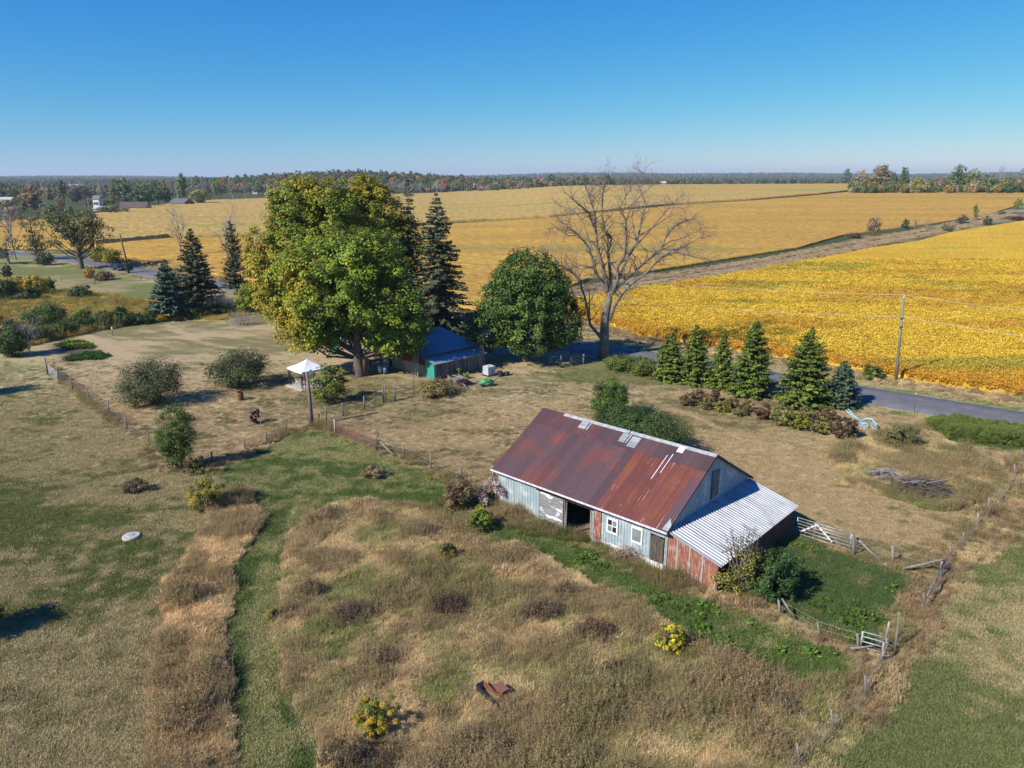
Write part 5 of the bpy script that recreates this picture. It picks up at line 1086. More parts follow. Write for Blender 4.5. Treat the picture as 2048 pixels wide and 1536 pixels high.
# ================================================================== TREES
GRNL = [(.185, .25, .022), (.13, .20, .02), (.26, .29, .028)]; YEL = [(.34, .29, .025), (.26, .26, .025)]
def maplecol(yc, yr):   # autumn yellow towards given local points
    def f(C, c):
        d = np.min([np.linalg.norm((C - np.array(q)) / np.array(r), axis=1) for q, r in zip(yc, yr)], axis=0)
        w = np.clip(1.35 - d + rng.normal(0, .22, len(C)), 0, 1)[:, None]; return c * (1 - w) + np.array((.36, .29, .025)) * w
    return f
tree('maple_tree', 'big green maple in the middle with thick double trunk beside the shed', 'maple', (718, 752), 17,
     [(-.5, 0, 10.2, 7.4, 6.2, 5.6), (-4.5, .5, 5.0, 4.4, 4, 2.4), (4.4, .5, 4.9, 3.6, 3.6, 2.4), (0, 3, 5.6, 3, 2.5, 2.4), (-5, 1, 6.8, 4.2, 4, 3.4), (4.6, 0, 6.8, 4.2, 4, 4.2), (1, 0, 14.2, 4.8, 4.5, 2.8), (-4.5, 0, 12, 4, 4, 3.4)], 1500, 74, .85, .16, GRNL, (4, 4, 2), .62, 2.6, nl=90, gap=.33, up=.8,
     colfn=maplecol([(-8.5, 0, 7), (-8, 0, 4), (-6, 0, 11)], [(4.2, 6, 5), (4, 5, 2.5), (2.5, 5, 3)]))
mbx = MB().tube([(.55, .1, -.2), (.75, .1, 2.2), (1.8, 0, 6), (3.2, 0, 9.5)], [.5, .4, .26, .08], 9); mbx.build('second_stem', M['bark'], bpy.data.objects['maple_tree'], True)
tree('maple_tree', 'tall yellow-green maple behind the left side of the big maple', 'maple', (640, 672), 23,
     [(0, 0, 14.5, 6.6, 6, 7.2), (-5.5, 0, 11, 4.4, 4.5, 5.5), (-5.2, 0, 5.6, 4.4, 4, 3.2), (3.2, 0, 19.0, 4, 4, 3.4), (-1.5, 0, 19.4, 4.2, 4, 3.0)], 1050, 80, .9, .17, GRNL + [(.24, .25, .025)], (3, 3, 3, 4), .6, 3.5, nl=80, gap=.33, up=.8,
     colfn=maplecol([(-9.5, 0, 5), (-8, 0, 11), (0, 0, 22.5)], [(5, 7, 7), (4, 6, 6), (5, 5, 3.0)]))
tree('maple_tree', 'maple with the brightest yellow crown behind the right side of the big maple', 'maple', (765, 662), 22,
     [(-.5, 0, 16.0, 4.4, 4.4, 6.0), (2.6, 0, 13, 4.2, 4, 4.6), (0, 0, 10.5, 5, 4.5, 5.0), (-1.2, 0, 20.0, 2.8, 2.8, 2.6)], 740, 80, .9, .17, [(.24, .25, .025), (.32, .29, .025), (.14, .18, .02)], (3, 3, 2), .5, 3.5, nl=70, gap=.33, up=.8,
     colfn=maplecol([(-2.5, 0, 19), (-2.5, 0, 15)], [(4, 5, 4.5), (3, 5, 4)]))
tree('round_tree', 'dark green dense round-crowned tree right of the shed', 'tree', (1050, 722), 14.5,
     [(0, 0, 6.6, 5.4, 4.8, 5.0), (-4.4, 0, 4.4, 3.0, 3.4, 3.6), (3.9, 0, 5.4, 3.4, 3.4, 3.8), (.2, 0, 10.4, 4.2, 3.8, 3.4), (-2.8, 0, 8.6, 2.4, 2.6, 2.4), (3.2, -1, 9.0, 2.4, 2.6, 2.2), (1, -3, 4.2, 3, 2.4, 2.8)], 900, 78, .85, .15, [(.045, .085, .016), (.075, .13, .022), (.12, .18, .03)], (3, 4, 2), .4, 1.6, nl=26, gap=.3, shell=.2, jit=.35)
NG = [(.042, .072, .022), (.058, .09, .024), (.035, .058, .022)]
spruce('spruce_tree', 'tall narrow spruce right of the maples, in front of the road', (880, 668), 20.3, 4.9, bark='greybark', levels=62, nb=13, cols=[(.085, .10, .05), (.11, .12, .065), (.06, .075, .035)], ls=.32, droop=.38, pw=.72, z0=1.4, ragged=.26, dens=.95)
spruce('spruce_tree', 'spruce whose thin top shows between the yellow maple and the narrow spruce', (826, 662), 22.0, 3.3, bark='greybark', levels=56, nb=12, cols=[(.075, .085, .045), (.095, .10, .055)], ls=.30, droop=.35, pw=.7, z0=1.6, ragged=.25, dens=.7)
spruce('spruce_tree', 'large dark spruce, the taller of the pair at the far edge of the lawn', (398, 620), 14.0, 4.6, levels=46, nb=13, cols=[(.07, .078, .032), (.095, .10, .045), (.045, .055, .025)], ls=.34, droop=.15, pw=.8, z0=.9, dens=1.0)
spruce('blue_spruce', 'blue-green spruce, the lower front one of the pair at the far edge of the lawn', (344, 638), 9.6, 3.3, levels=38, nb=13, cols=[(.045, .09, .055), (.065, .115, .075)], ls=.30, droop=.05, pw=.75, z0=1.2, dens=1.0)
spruce('cedar_tree', 'dark ragged cedar between the spruce pair and the left maple', (474, 588), 14.0, 2.5, levels=40, nb=12, cols=[(.045, .06, .025), (.07, .08, .04)], ls=.32, droop=-.2, pw=.5, z0=1.0, ragged=.4, dens=.7)
ROWG = 'young spruces in a row along the road'
for bx, by, ty, wpx, lab, cc in ((1337, 770, 668, 60, 'young spruce at the left end of the row beside the road', None), (1387, 776, 650, 64, 'second young spruce from the left in the roadside row', None), (1441, 786, 666, 50, 'narrow young spruce, third from the left in the roadside row', None),
        (1500, 799, 640, 80, 'young spruce with a sparse tip, fourth in the row, left of the gap', None), (1607, 820, 655, 98, 'widest dark spruce just right of the gap in the roadside row', None), (1679, 823, 722, 64, 'short bluish spruce at the right end of the roadside row', [(.06, .10, .05), (.085, .125, .07)])):
    by -= 10; g = G(bx, by); H_ = HT((bx, by), (bx, ty)); spruce('young_spruce', lab, g, H_, wpx * mpp(g) * random.uniform(.55, .62), levels=44, nb=19, cols=cc or [(.12, .165, .022), (.085, .125, .02), (.15, .19, .03)], ls=.17, droop=.04, pw=.72, z0=.12, ragged=.26, group=ROWG, dens=1.0)

# bare elm, limbs laid out one by one
eg = G(1207, 716); el = empty('elm_tree', eg, 0, 'large leafless elm with spreading grey limbs above the road', 'elm')
def ep(cx, cy, dy=0.0):
    px = cx / 3.4904 + 1080; py = cy / 3.4904 + 300; d = ray(px, py); t = (eg.y + dy) / d[1]; return Vector((d[0] * t, d[1] * t, CH + d[2] * t)) - eg
TR = [(440, 1452), (448, 1330), (452, 1180), (470, 1090), (487, 1020)]
mb = MB(); mb.tube([ep(*p) for p in TR], [.78, .62, .52, .47, .38], 12)
LIMB = [
 ([(487, 1020), (450, 960), (395, 870), (365, 760), (340, 680), (270, 590), (180, 520), (110, 490)], .27, 2.5),
 ([(470, 980), (462, 900), (430, 780), (400, 680), (390, 560), (385, 450), (345, 330), (300, 210)], .25, -2),
 ([(487, 1010), (495, 900), (482, 780), (475, 700), (500, 620), (450, 560), (430, 450), (440, 300), (450, 200)], .24, 1.5),
 ([(500, 1010), (545, 905), (540, 820), (590, 740), (600, 640), (600, 500), (560, 400), (620, 280)], .25, -3),
 ([(545, 905), (610, 760), (680, 640), (710, 480), (740, 380), (690, 250), (720, 150)], .19, 3),
 ([(520, 990), (580, 920), (680, 830), (780, 740), (850, 680), (900, 560), (1000, 500), (1080, 480)], .22, -1.5),
 ([(580, 920), (700, 810), (860, 690), (960, 700), (1060, 640), (1150, 600)], .15, 2),
 ([(484, 1190), (520, 1090), (560, 1020), (640, 930), (740, 860), (850, 740), (930, 710), (1060, 740), (1180, 770)], .24, -3.5),
 ([(425, 1310), (350, 1220), (335, 1120), (310, 1020), (270, 900), (210, 840), (120, 800), (0, 740)], .22, -1),
 ([(347, 1200), (345, 1080), (345, 985), (280, 900), (250, 760)], .10, 1.5),
 ([(640, 700), (760, 570), (870, 440), (930, 360)], .12, 4),
 ([(390, 570), (340, 440), (260, 370), (180, 300)], .13, -4),
 ([(660, 620), (790, 540), (900, 460), (960, 350)], .10, -3),
 ([(370, 830), (300, 800), (220, 830), (130, 800)], .09, 3), ([(385, 450), (420, 330), (480, 200)], .08, 2), ([(600, 500), (640, 380), (760, 270), (830, 200)], .08, -2), ([(680, 640), (640, 480), (660, 340), (600, 230)], .08, 3),
 ([(780, 740), (900, 640), (1010, 610), (1150, 540)], .09, 3), ([(270, 590), (200, 600), (110, 540), (60, 560)], .08, -2), ([(365, 700), (300, 500), (230, 420), (140, 390)], .09, 4)]
for pts, r, dy in LIMB:
    k = len(pts); P = [ep(p[0], p[1], dy * (i / (k - 1))) for i, p in enumerate(pts)]; mb.tube(P, [r * (1 - .82 * i / (k - 1)) for i in range(k)], 7, False)
    for i in range(2, k):
        for _ in range(8 if i > k / 2 else 4):
            q = P[i - 1].lerp(P[i], random.random()); d = (P[i] - P[i - 1]).normalized(); s = Vector((random.gauss(0, 1), random.gauss(0, 1.1), random.gauss(.25, .8))).normalized()
            bare(mb, q, d * .6 + s * .9, random.uniform(1.1, 2.5), max(.03, r * (1 - .8 * i / k) * .5), 2, 3, .35, 4, .0, .010)
mb.build('trunk', M['greybark'], el, True)
def deadtree(bx, by, ty, label, spread=.6, nb=4, mat='palebark', cat='bare tree', depth=3, r=.24, name='bare_tree', group=None):
    g = G(bx, by); H_ = HT((bx, by), (bx, ty)); e = empty(name, g, 0, label, cat, group); mb = MB()
    bare(mb, (0, 0, -.1), (random.uniform(-.1, .1), 0, 1), H_ * .55, r, 1, 2, .08, 7, .3, .02)
    for i in range(9):
        z = H_ * random.uniform(.15, .55); a = random.random() * 6.28; bare(mb, (0, 0, z), (math.cos(a) * spread, math.sin(a) * spread, 1), H_ * random.uniform(.3, .5), r * .5, depth - 1, nb, .2, 5, .15, .014)
    mb.build('trunk', M[mat], e, True); return e
deadtree(362, 512, 402, 'leafless grey tree with two stems beyond the road, left of the dark spruce', .5); deadtree(455, 520, 398, 'leafless pale tree rising between the dark spruce and the left maple', .7)
deadtree(32, 520, 395, 'pale bare leaning tree near the left edge of the picture', .5); deadtree(508, 560, 470, 'thin grey bare tree tight against the left maple', .5)
deadtree(60, 712, 628, 'small grey bare tree beside the far end of the board gate', .7, r=.09)
deadtree(1000, 600, 500, 'grey dead branches standing behind the top of the round dark tree', .8, r=.1) if False else None
e = empty('bare_shrub', G(480, 650), 0, 'low pale leafless shrub on the lawn in front of the cedar', 'shrub'); mb = MB()
for i in range(60): a = random.random() * 6.28; q = random.random() * 2.2; bare(mb, (math.cos(a) * q, math.sin(a) * q * .5, 0), (random.gauss(0, .3), random.gauss(0, .3), 1), random.uniform(1.2, 2.2), .025, 1, 3, .25, 3, .1, .01)
mb.build('stems', M['palebark'], e)
e = empty('bare_shrub', G(455, 625), 0, 'tangled grey brush at the foot of the cedar', 'shrub'); mb = MB()
for i in range(70): a = random.random() * 6.28; q = random.random() * 3.2; bare(mb, (math.cos(a) * q, math.sin(a) * q * .5, 0), (random.gauss(0, .5), random.gauss(0, .3), 1), random.uniform(1.8, 3.6), .03, 1, 4, .3, 3, .05, .012)
mb.build('stems', M['palebark'], e)
OL = [(.15, .16, .05), (.11, .125, .04), (.21, .19, .06)]
tree('oak_tree', 'broad olive-brown oak with open spreading crown at the left beyond the road', 'oak', (163, 537), 16, [(0, 0, 9.5, 8.2, 7, 5.2), (-3, 0, 13, 4, 4, 2.6), (3.5, 0, 11.5, 4.2, 4, 3)], 330, 40, 1.2, .36, OL, (3, 3, 1), .65, 2.2, nl=90, gap=.38, shell=.4, thin_=None) if False else tree('oak_tree', 'broad olive-brown oak with open spreading crown at the left beyond the road', 'oak', (163, 537), 16, [(0, 0, 9.5, 8.2, 7, 5.2), (-3, 0, 13, 4, 4, 2.6), (3.5, 0, 11.5, 4.2, 4, 3)], 260, 34, 1.15, .26, OL, (3, 3, 1), .65, 2.2, nl=110, gap=.46, shell=.42)
tree('sparse_tree', 'tall thin half-bare olive tree left of the broad oak', 'tree', (74, 520), 15, [(0, 0, 9, 3.2, 3, 6), (.8, 0, 4, 4.2, 3, 3)], 110, 26, 1.1, .24, OL, (3, 3, 1), .3, 3, bark='greybark', nl=70, gap=.42)
tree('sparse_tree', 'grey-green scraggly tree at the left picture edge by the road', 'tree', (18, 528), 9, [(0, 0, 5, 3.6, 3, 3.4), (-4, 0, 4, 3, 3, 3)], 90, 20, 1.1, .24, [(.12, .12, .06), (.16, .15, .09)], (3, 2), .3, 2, bark='palebark', nl=60, gap=.4)
def sh(name, lab, cat, b, top, w, cols, wts=None, dens=1.0, ls=None, **k):
    g = G(*b); H_ = HT(b, (b[0], top)); W_ = w * mpp(g); ls = ls or max(.045, 1.5 * mpp(g)); area = W_ * H_ * 3.2
    n = int(min(170, max(24, 9 * W_ * H_ * dens))); per = int(min(90, max(14, area / (ls * ls) * 1.5 / n)))
    return shrub(name, lab, cat, g, W_, H_, cols, wts or [1] * len(cols), n, per, ls, **k)
OLV2 = [(.085, .105, .04), (.11, .13, .05), (.06, .08, .03)]; GR2 = [(.09, .15, .025), (.065, .115, .02), (.13, .19, .03)]; DKG = [(.045, .075, .025), (.07, .10, .03)]
sh('lilac_bush', 'large round grey-green bush on the lawn near the left fence', 'bush', (306, 808), 722, 120, OLV2, dens=1.1)
sh('fruit_tree', 'spreading dark green fruit bush left of the white gazebo', 'fruit tree', (484, 772), 697, 108, DKG + [(.10, .12, .04)], gap=.3, up=.9)
sh('cherry_tree', 'small bright green cherry tree just right of the leaning wooden pole', 'fruit tree', (662, 803), 734, 78, [(.13, .18, .03), (.09, .14, .025), (.2, .2, .03)], gap=.42, ls=.14)
sh('brown_sapling', 'small brown-leaved sapling left of the spreading fruit bush', 'sapling', (418, 757), 712, 26, [(.26, .17, .08), (.2, .14, .07)], gap=.45, ls=.06)
sh('purple_sapling', 'tiny purple-leaved sapling between stakes on the dry lawn', 'sapling', (510, 846), 820, 24, [(.10, .045, .06), (.07, .03, .05)], ls=.09)
for dx in (-.45, .5): o = MB().box(-.025, .025, -.025, .025, 0, .9).build('sapling_stake', M['wood'], None); o.location = G(510, 848) + Vector((dx, .1, 0)); tag(o, 'short stake at the %s side of the purple sapling' % ('left' if dx < 0 else 'right'), 'stake')
sh('tall_bush', 'tall narrow green bush in the weedy corner of the left fence', 'bush', (360, 938), 812, 78, GR2 + [(.07, .11, .02)], depth=2.2, gap=.25)
sh('yellow_shrub', 'yellow-green shrub standing alone below the fence corner', 'shrub', (416, 1020), 944, 66, [(.22, .22, .03), (.15, .17, .03), (.32, .26, .03)], gap=.3)
sh('leafy_shrub', 'thin yellow-brown shrub at the foot of the tall bush', 'shrub', (395, 950), 905, 40, [(.22, .17, .04), (.14, .13, .04)], gap=.4)
sh('round_tree', 'small fresh green round tree behind the ridge of the barn', 'tree', (1218, 838), 760, 76, [(.12, .20, .025), (.09, .16, .022), (.06, .11, .02)], dens=1.6)
hg = G(1285, 905); sh('lilac_hedge', 'left end of the dark green mounded hedge behind the barn roof', 'hedge', (1240, 880), 812, 110, [(.055, .095, .024), (.08, .12, .03)], dens=1.6); sh('lilac_hedge', 'middle of the dark green hedge behind the barn roof', 'hedge', (1282, 898), 822, 100, [(.055, .095, .024), (.08, .12, .03)], dens=1.6); sh('lilac_hedge', 'right half of the dark green hedge behind the barn roof', 'hedge', (1318, 912), 835, 118, [(.055, .095, .024), (.075, .115, .03)], dens=1.6)
sh('roadside_bush', 'small green bush at the edge of the yellow field near the utility pole', 'bush', (1745, 758), 729, 40, GR2)
sh('low_hedge', 'low yellow-green hedge right of the dead elm trunk', 'hedge', (1240, 740), 712, 66, [(.16, .19, .03), (.10, .14, .025)], dens=1.5); sh('low_hedge', 'low yellow-green hedge between the elm and the first young spruce', 'hedge', (1285, 748), 716, 56, [(.16, .19, .03), (.11, .14, .025)], dens=1.5)
BRS = [(.17, .10, .05), (.14, .085, .045)]; YG = [(.25, .25, .03), (.17, .18, .03)]; OB = [(.19, .18, .045), (.15, .12, .045)]
for x_, y_, w_, h_, c_, lab in ((1374, 813, 34, 25, BRS + OB[:1], 'brown rounded shrub at the left end of the clipped row'), (1396, 803, 27, 21, BRS, 'dark red-brown shrub just behind the leftmost one'), (1410, 821, 30, 24, OB, 'olive shrub in the front, third from the left end'), (1426, 806, 26, 25, [(.17, .10, .08), (.13, .08, .06)], 'pinkish-brown twiggy shrub at the back near the left end'),
        (1445, 827, 35, 24, YG, 'bright yellow-green small shrub in the left half of the row'), (1466, 819, 22, 19, BRS, 'small brown shrub right behind the bright yellow-green one'), (1479, 834, 34, 15, OB, 'lowest flat olive shrub of the clipped row'), (1496, 825, 29, 19, BRS + OB[1:], 'small brown shrub behind the flat olive one'), (1525, 840, 38, 30, [(.15, .06, .035), (.12, .06, .035)], 'red-brown round shrub in the middle of the row'),
        (1563, 851, 53, 36, YG + OB, 'wide olive-yellow shrub right of the red-brown one'), (1608, 842, 43, 24, OB, 'olive-brown shrub at the back of the right cluster'), (1599, 862, 48, 30, [(.22, .22, .02), (.17, .18, .025)], 'brightest yellow-green large shrub in the right cluster'), (1651, 842, 48, 24, BRS, 'brown shrub at the back of the right cluster near the plough'), (1642, 868, 48, 32, OB + YG[1:], 'olive shrub in front, between the yellow and the dark one'), (1687, 878, 54, 42, [(.10, .065, .035), (.13, .09, .035)], 'largest dark brown shrub at the right end beside the plough')):
    sh('low_shrub', lab, 'shrub', (x_, y_ - 3), y_ - 3 - h_ * .92, w_ * .90, c_, dens=3.0, ls=.075, group='clipped low shrubs in two rows on the lawn', crad=.17, shell=.10)
# tree at the lean-to corner
g = G(1478, 1188); e = empty('crab_apple', g, 0, 'half-bare yellowing small tree leaning over the lean-to corner', 'tree')
me, Cc = crown('crown', [(1.0, .3, 1.35, 1.9, 1.2, .95), (-.2, 0, .9, 1.4, 1.0, .8), (.4, .2, 2.2, 1.2, .9, .6)], 190, 26, .34, .065, [(.24, .20, .035), (.16, .15, .03), (.10, .11, .03)], (3, 3, 2), gap=.33); link('crown', me, M['leaf'], e)
me, C2 = crown('upper_leaves', [(-.7, 0, 3.2, .35, .3, 1.1), (.2, 0, 3.3, .8, .5, 1.0)], 50, 9, .22, .05, [(.10, .09, .04), (.16, .12, .05)], (1, 1)); link('upper_leaves', me, M['leaf'], e)
mb = MB()
for t in list(Cc[rng.choice(len(Cc), 22)]) + list(C2[rng.choice(len(C2), 16)]) + [(-.8, 0, 4.2), (.3, .1, 4.3), (.9, 0, 3.9), (-.2, 0, 3.9)]: mb.tube([(0, 0, -.1), (t[0] * .25, t[1] * .3, t[2] * .4), (t[0] * .8, t[1] * .8, t[2] * .8), tuple(t)], [.055, .04, .018, .005], 4, False)
mb.build('trunk', M['greybark'], e)
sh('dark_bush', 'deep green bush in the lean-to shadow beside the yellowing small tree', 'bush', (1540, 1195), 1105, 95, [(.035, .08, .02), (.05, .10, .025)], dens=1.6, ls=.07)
# flowers and forbs that stand out
sh('goldenrod_clump', 'bright yellow goldenrod clump in the tall grass at the bottom', 'flowers', (756, 1465), 1395, 90, [(.52, .34, .02), (.14, .20, .03), (.34, .30, .03), (.10, .14, .03)], dens=6, ls=.03, crad=.13, gap=.35)
sh('sunflower_clump', 'yellow-leaved plant at the edge of the weeds in front of the lean-to', 'flowers', (1338, 1306), 1250, 58, [(.60, .48, .02), (.40, .34, .03), (.18, .2, .04)], dens=4, ls=.075, crad=.12, gap=.35)
sh('golden_weed', 'small orange-green weed clump in front of the barn doorway', 'weeds', (893, 1120), 1088, 40, [(.22, .17, .03), (.14, .14, .03)], dens=3, ls=.05)
sh('golden_weed', 'tiny yellow weed beside the left edge of the tall grass', 'weeds', (544, 1243), 1218, 20, [(.30, .24, .04), (.2, .2, .04)], dens=3, ls=.04)
sh('green_vine', 'yellow-green leafy plant at the far left corner of the barn', 'plant', (962, 1060), 1015, 50, [(.20, .24, .02), (.09, .15, .02)], dens=2.5, ls=.07, gap=.3)
sh('brown_clump', 'tall brown grass clump left of the barn beside the fence end', 'grass clump', (918, 1020), 955, 60, [(.20, .14, .06), (.13, .085, .045), (.26, .2, .09)], dens=3, ls=.06)
sh('pink_weeds', 'pinkish-white seeding weeds against the left barn corner', 'weeds', (985, 1010), 955, 60, [(.42, .30, .27), (.20, .10, .06), (.5, .42, .38)], dens=3, ls=.05, gap=.35)
sh('pink_weeds', 'pinkish-white seeding weeds below the two barn windows', 'weeds', (1262, 1120), 1090, 95, [(.36, .26, .2), (.18, .11, .06), (.14, .13, .05)], dens=1.6, ls=.04, gap=.5, depth=.7)
sh('shed_weeds', 'dry yellow-brown plants in front of the turquoise wall', 'weeds', (868, 792), 762, 66, [(.28, .20, .09), (.16, .12, .06), (.22, .2, .04)], dens=2.5, ls=.09, gap=.3); sh('shed_plant', 'small bright lime plant before the plank lean-to', 'plant', (933, 757), 745, 12, [(.22, .28, .03)], ls=.08); sh('shed_plant', 'taller pale green plant against the plank lean-to wall', 'plant', (917, 752), 736, 14, [(.15, .2, .04)], ls=.08)
sh('rank_bush', 'olive straggly bush on top of the round unmown patch', 'bush', (1800, 893), 850, 60, [(.15, .13, .05), (.11, .12, .04)], gap=.4); sh('grass_clump', 'brown grass clump beside the pasture left of the yellow shrub', 'grass clump', (272, 984), 958, 46, [(.25, .18, .10), (.16, .12, .06)], dens=3, ls=.05); sh('grass_clump', 'tan grass clump on the green ground right of the rusty gate', 'grass clump', (748, 955), 932, 44, [(.30, .22, .12), (.22, .16, .08)], dens=3, ls=.06)
for nm, lab, b, w, h, cols, n_ in (('red_weeds', 'dark reddish weed clump in the middle of the tall grass', (900, 1225), 2.3, 1.05, [(.10, .045, .03), (.075, .045, .025)], 190),
        ('brown_weeds', 'brown twiggy weed clump left of the reddish clump', (700, 1240), 2.4, .9, [(.14, .085, .05), (.18, .12, .07)], 180), ('brown_weeds', 'russet twiggy weed clump toward the sunflower plant', (1190, 1275), 2.2, .95, [(.17, .095, .05), (.12, .07, .04)], 180),
        ('brown_weeds', 'tall light brown weed clump between the reddish clump and the barn', (1075, 1235), 2.1, 1.1, [(.22, .14, .08), (.16, .105, .06)], 180), ('brown_weeds', 'wide dark weed tangle at the very bottom, right of the green track', (720, 1530), 3.2, .8, [(.08, .05, .03), (.07, .06, .03)], 260)) + tuple((('stalk_clump', 'brown stalk clump ' + q[0], q[1], q[2], q[3], [(.20, .13, .07), (.15, .095, .055), (.24, .18, .10)], 90) for q in (('at the top left of the tall grass patch', (660, 1035), 1.7, .9), ('on the upper edge of the tall grass, above its middle', (850, 1075), 1.6, 1.0), ('left of the trough, above the goldenrod', (770, 1330), 1.3, .8), ('right of the trough in the tall grass', (1120, 1420), 1.6, .7), ('between the sunflower plant and the bottom edge', (1290, 1420), 1.9, .8), ('at the right end of the tall grass near the fence', (1560, 1420), 1.8, .8), ('low in the tall grass left of the sunflower plant', (1230, 1350), 1.5, .8), ('beside the green track, halfway down the tall grass', (620, 1190), 1.5, .9), ('near the barn side of the tall grass, below the doorway', (1130, 1190), 1.6, .9), ('at the bottom edge below the trough', (1010, 1510), 2.0, .7)))):
    e = empty(nm, G(*b), 0, lab, 'weeds'); P_ = []; T_ = []; mb = MB()
    for i in range(n_):
        a = random.random() * 6.283; q = w / 2 * random.random() ** .75; hh = h * random.uniform(.45, 1.1) * (1.1 - .4 * q / w); x_, y_ = q * math.cos(a), q * math.sin(a) * .8; tx, ty = x_ + random.gauss(0, .14), y_ + random.gauss(0, .14)
        mb.tube([(x_, y_, -.03), (tx, ty, hh)], [.007, .003], 3, False); c = np.array(random.choice(cols)) * random.uniform(.8, 1.3)
        for j in range(26): f = random.uniform(.3, 1.05); P_.append((x_ + (tx - x_) * f + random.gauss(0, .05), y_ + (ty - y_) * f + random.gauss(0, .05), hh * f)); T_.append(c * random.uniform(.8, 1.2))
    P_ = np.array(P_); link('seed_heads', leafmesh('seed_heads', P_, .034, rng.normal(size=P_.shape), np.array(T_)), M['leaf'], e); mb.build('stems', M['wood'], e)
# left scrub meadow shrubs
LFT = (((92, 652), 610, 74, [(.11, .16, .025), (.07, .11, .02)], 'round green bush with a yellowish top in the left meadow'), ((166, 652), 618, 36, GR2, 'small upright green bush on the far lawn edge'), ((240, 648), 614, 34, DKG, 'dark conical bush on the lawn edge left of the blue-green spruce'), ((28, 712), 640, 70, DKG + [(.10, .15, .05)], 'dark evergreen bush where the pasture meets the garden'),
       ((2, 690), 625, 40, [(.68, .36, .03), (.45, .34, .04)], 'bright orange-yellow bush at the left picture edge'), ((28, 592), 555, 46, [(.62, .40, .03), (.30, .28, .04)], 'golden bush in the left meadow, nearer the picture edge'), ((72, 590), 550, 44, [(.65, .38, .03), (.26, .26, .04)], 'golden-orange bush in the left meadow, right of the first golden one'), ((98, 583), 556, 30, GR2, 'thin light green sapling bush beside the golden bushes'), ((10, 600), 560, 46, DKG, 'dark green bush under the golden bushes at the left edge'),
       ((60, 600), 575, 46, DKG, 'dark low bush between the golden bushes'), ((162, 596), 572, 44, OLV2, 'olive bush in the middle of the left meadow'), ((200, 640), 622, 30, YG, 'small yellow bush in the left meadow'), ((15, 556), 530, 20, DKG, 'small dark shrub on the green field at the far left'), ((500, 625), 565, 50, [(.22, .28, .02), (.17, .22, .025)], 'lime green bush under the left side of the maples'), ((520, 560), 520, 56, [(.13, .13, .07), (.16, .15, .09)], 'grey-green scrub behind the lime bush'),
       ((430, 618), 590, 40, YG, 'yellow-green brush behind the dark spruce'), ((90, 530), 505, 34, DKG + OLV2, 'green bush at the foot of the half-bare tree'), ((200, 524), 490, 30, YG, 'yellow bush on the road verge right of the oak'), ((222, 526), 498, 40, [(.36, .28, .02), (.2, .2, .03)], 'golden yellow bush beside the ivy-covered pole'), ((180, 556), 535, 20, [(.45, .2, .03)], 'small orange bush under the oak'), ((205, 560), 545, 40, [(.16, .09, .05), (.12, .1, .04)], 'brown brush in front of the parked car'))
for b, t, w, c, lab in LFT: sh('meadow_bush', lab, 'bush', b, t, w, c, dens=.9)
for i, (bx, by, w) in enumerate(((75, 682, 60), (115, 672, 56), (155, 663, 56), (200, 655, 56), (245, 650, 50), (290, 646, 50), (385, 634, 60), (440, 630, 40))): sh('hedge_bush', 'dark green hedge bush along the top lawn edge, ' + ('leftmost, by the garden beds', 'second from the garden beds', 'below the round green bush', 'left of the upright green bush', 'under the conical bush', 'just left of the blue-green spruce', 'between the two spruce trunks', 'right of the dark spruce trunk')[i], 'hedge', (bx, by), by - 26, w, [(.055, .10, .02), (.04, .07, .018), (.10, .14, .03)], group='dark hedge growth along the far lawn edge', dens=.9)
# shadow-casting tree just left of the picture
tree('edge_tree', 'brown bushy tree at the bottom left picture edge', 'tree', G(-46, 1270), 4, [(0, 0, 1.6, 1.2, 1.2, 1.3)], 60, 60, .5, .10, [(.17, .11, .06), (.11, .10, .04)], (1, 1), .12, .6)
tree('edge_tree', 'slender tree left of the picture beside the pasture', 'tree', G(-120, 800), 6, [(0, 0, 4, 1.9, 1.8, 2.6)], 90, 50, .6, .15, OLV2, (1, 1, 1), .14, 1)

# ---- far trees: shared crowns, one object each
FM = {}
def farmesh(kind):
    if kind in FM: return random.choice(FM[kind])
    L = []
    for v in range(3):
        wt = np.ones((1, 3))
        if kind == 'round': lob = [(0, 0, .58, .46, .46, .40), (-.18, 0, .42, .30, .3, .28), (.2, .05, .46, .28, .3, .28), (.05, 0, .8, .26, .26, .18)]; a = (90, 22, .10, .035)
        elif kind == 'tall': lob = [(0, 0, .62, .30, .3, .37), (.1, 0, .4, .26, .3, .2), (-.1, 0, .8, .2, .2, .2)]; a = (80, 20, .09, .034)
        elif kind == 'bush': lob = [(0, 0, .5, .5, .5, .48), (-.25, 0, .4, .3, .3, .38)]; a = (60, 20, .12, .04)
        elif kind == 'juniper': lob = [(0, 0, .4, .42, .4, .4), (.0, 0, .75, .18, .18, .25)]; a = (60, 18, .09, .04)
        else: lob = [(0, 0, .62, .42, .42, .36)]; a = (60, 8, .12, .022)
        m_, C_ = crown('crown', lob, a[0], a[1], a[2], a[3], [(1, 1, 1), (.8, .8, .8)], (1, 1), gap=.25, shell=.3); m_.materials.append(M['farleaf'])
        mb = MB(); mb.tube([(0, 0, -.02), (0, 0, .35), (.02, 0, .7)], [.03, .022, .008], 6)
        for t in C_[rng.choice(len(C_), 14 if kind != 'grey' else 40)]: mb.tube([(0, 0, .15 + .3 * random.random()), (t[0] * .5, t[1] * .5, t[2] * .8), tuple(t)], [.012, .008, .002], 3, False)
        tm = mb.mesh('trunk'); tm.materials.append(M['palebark' if kind == 'grey' else 'bark']); L.append((m_, tm))
    FM[kind] = L; return random.choice(L)
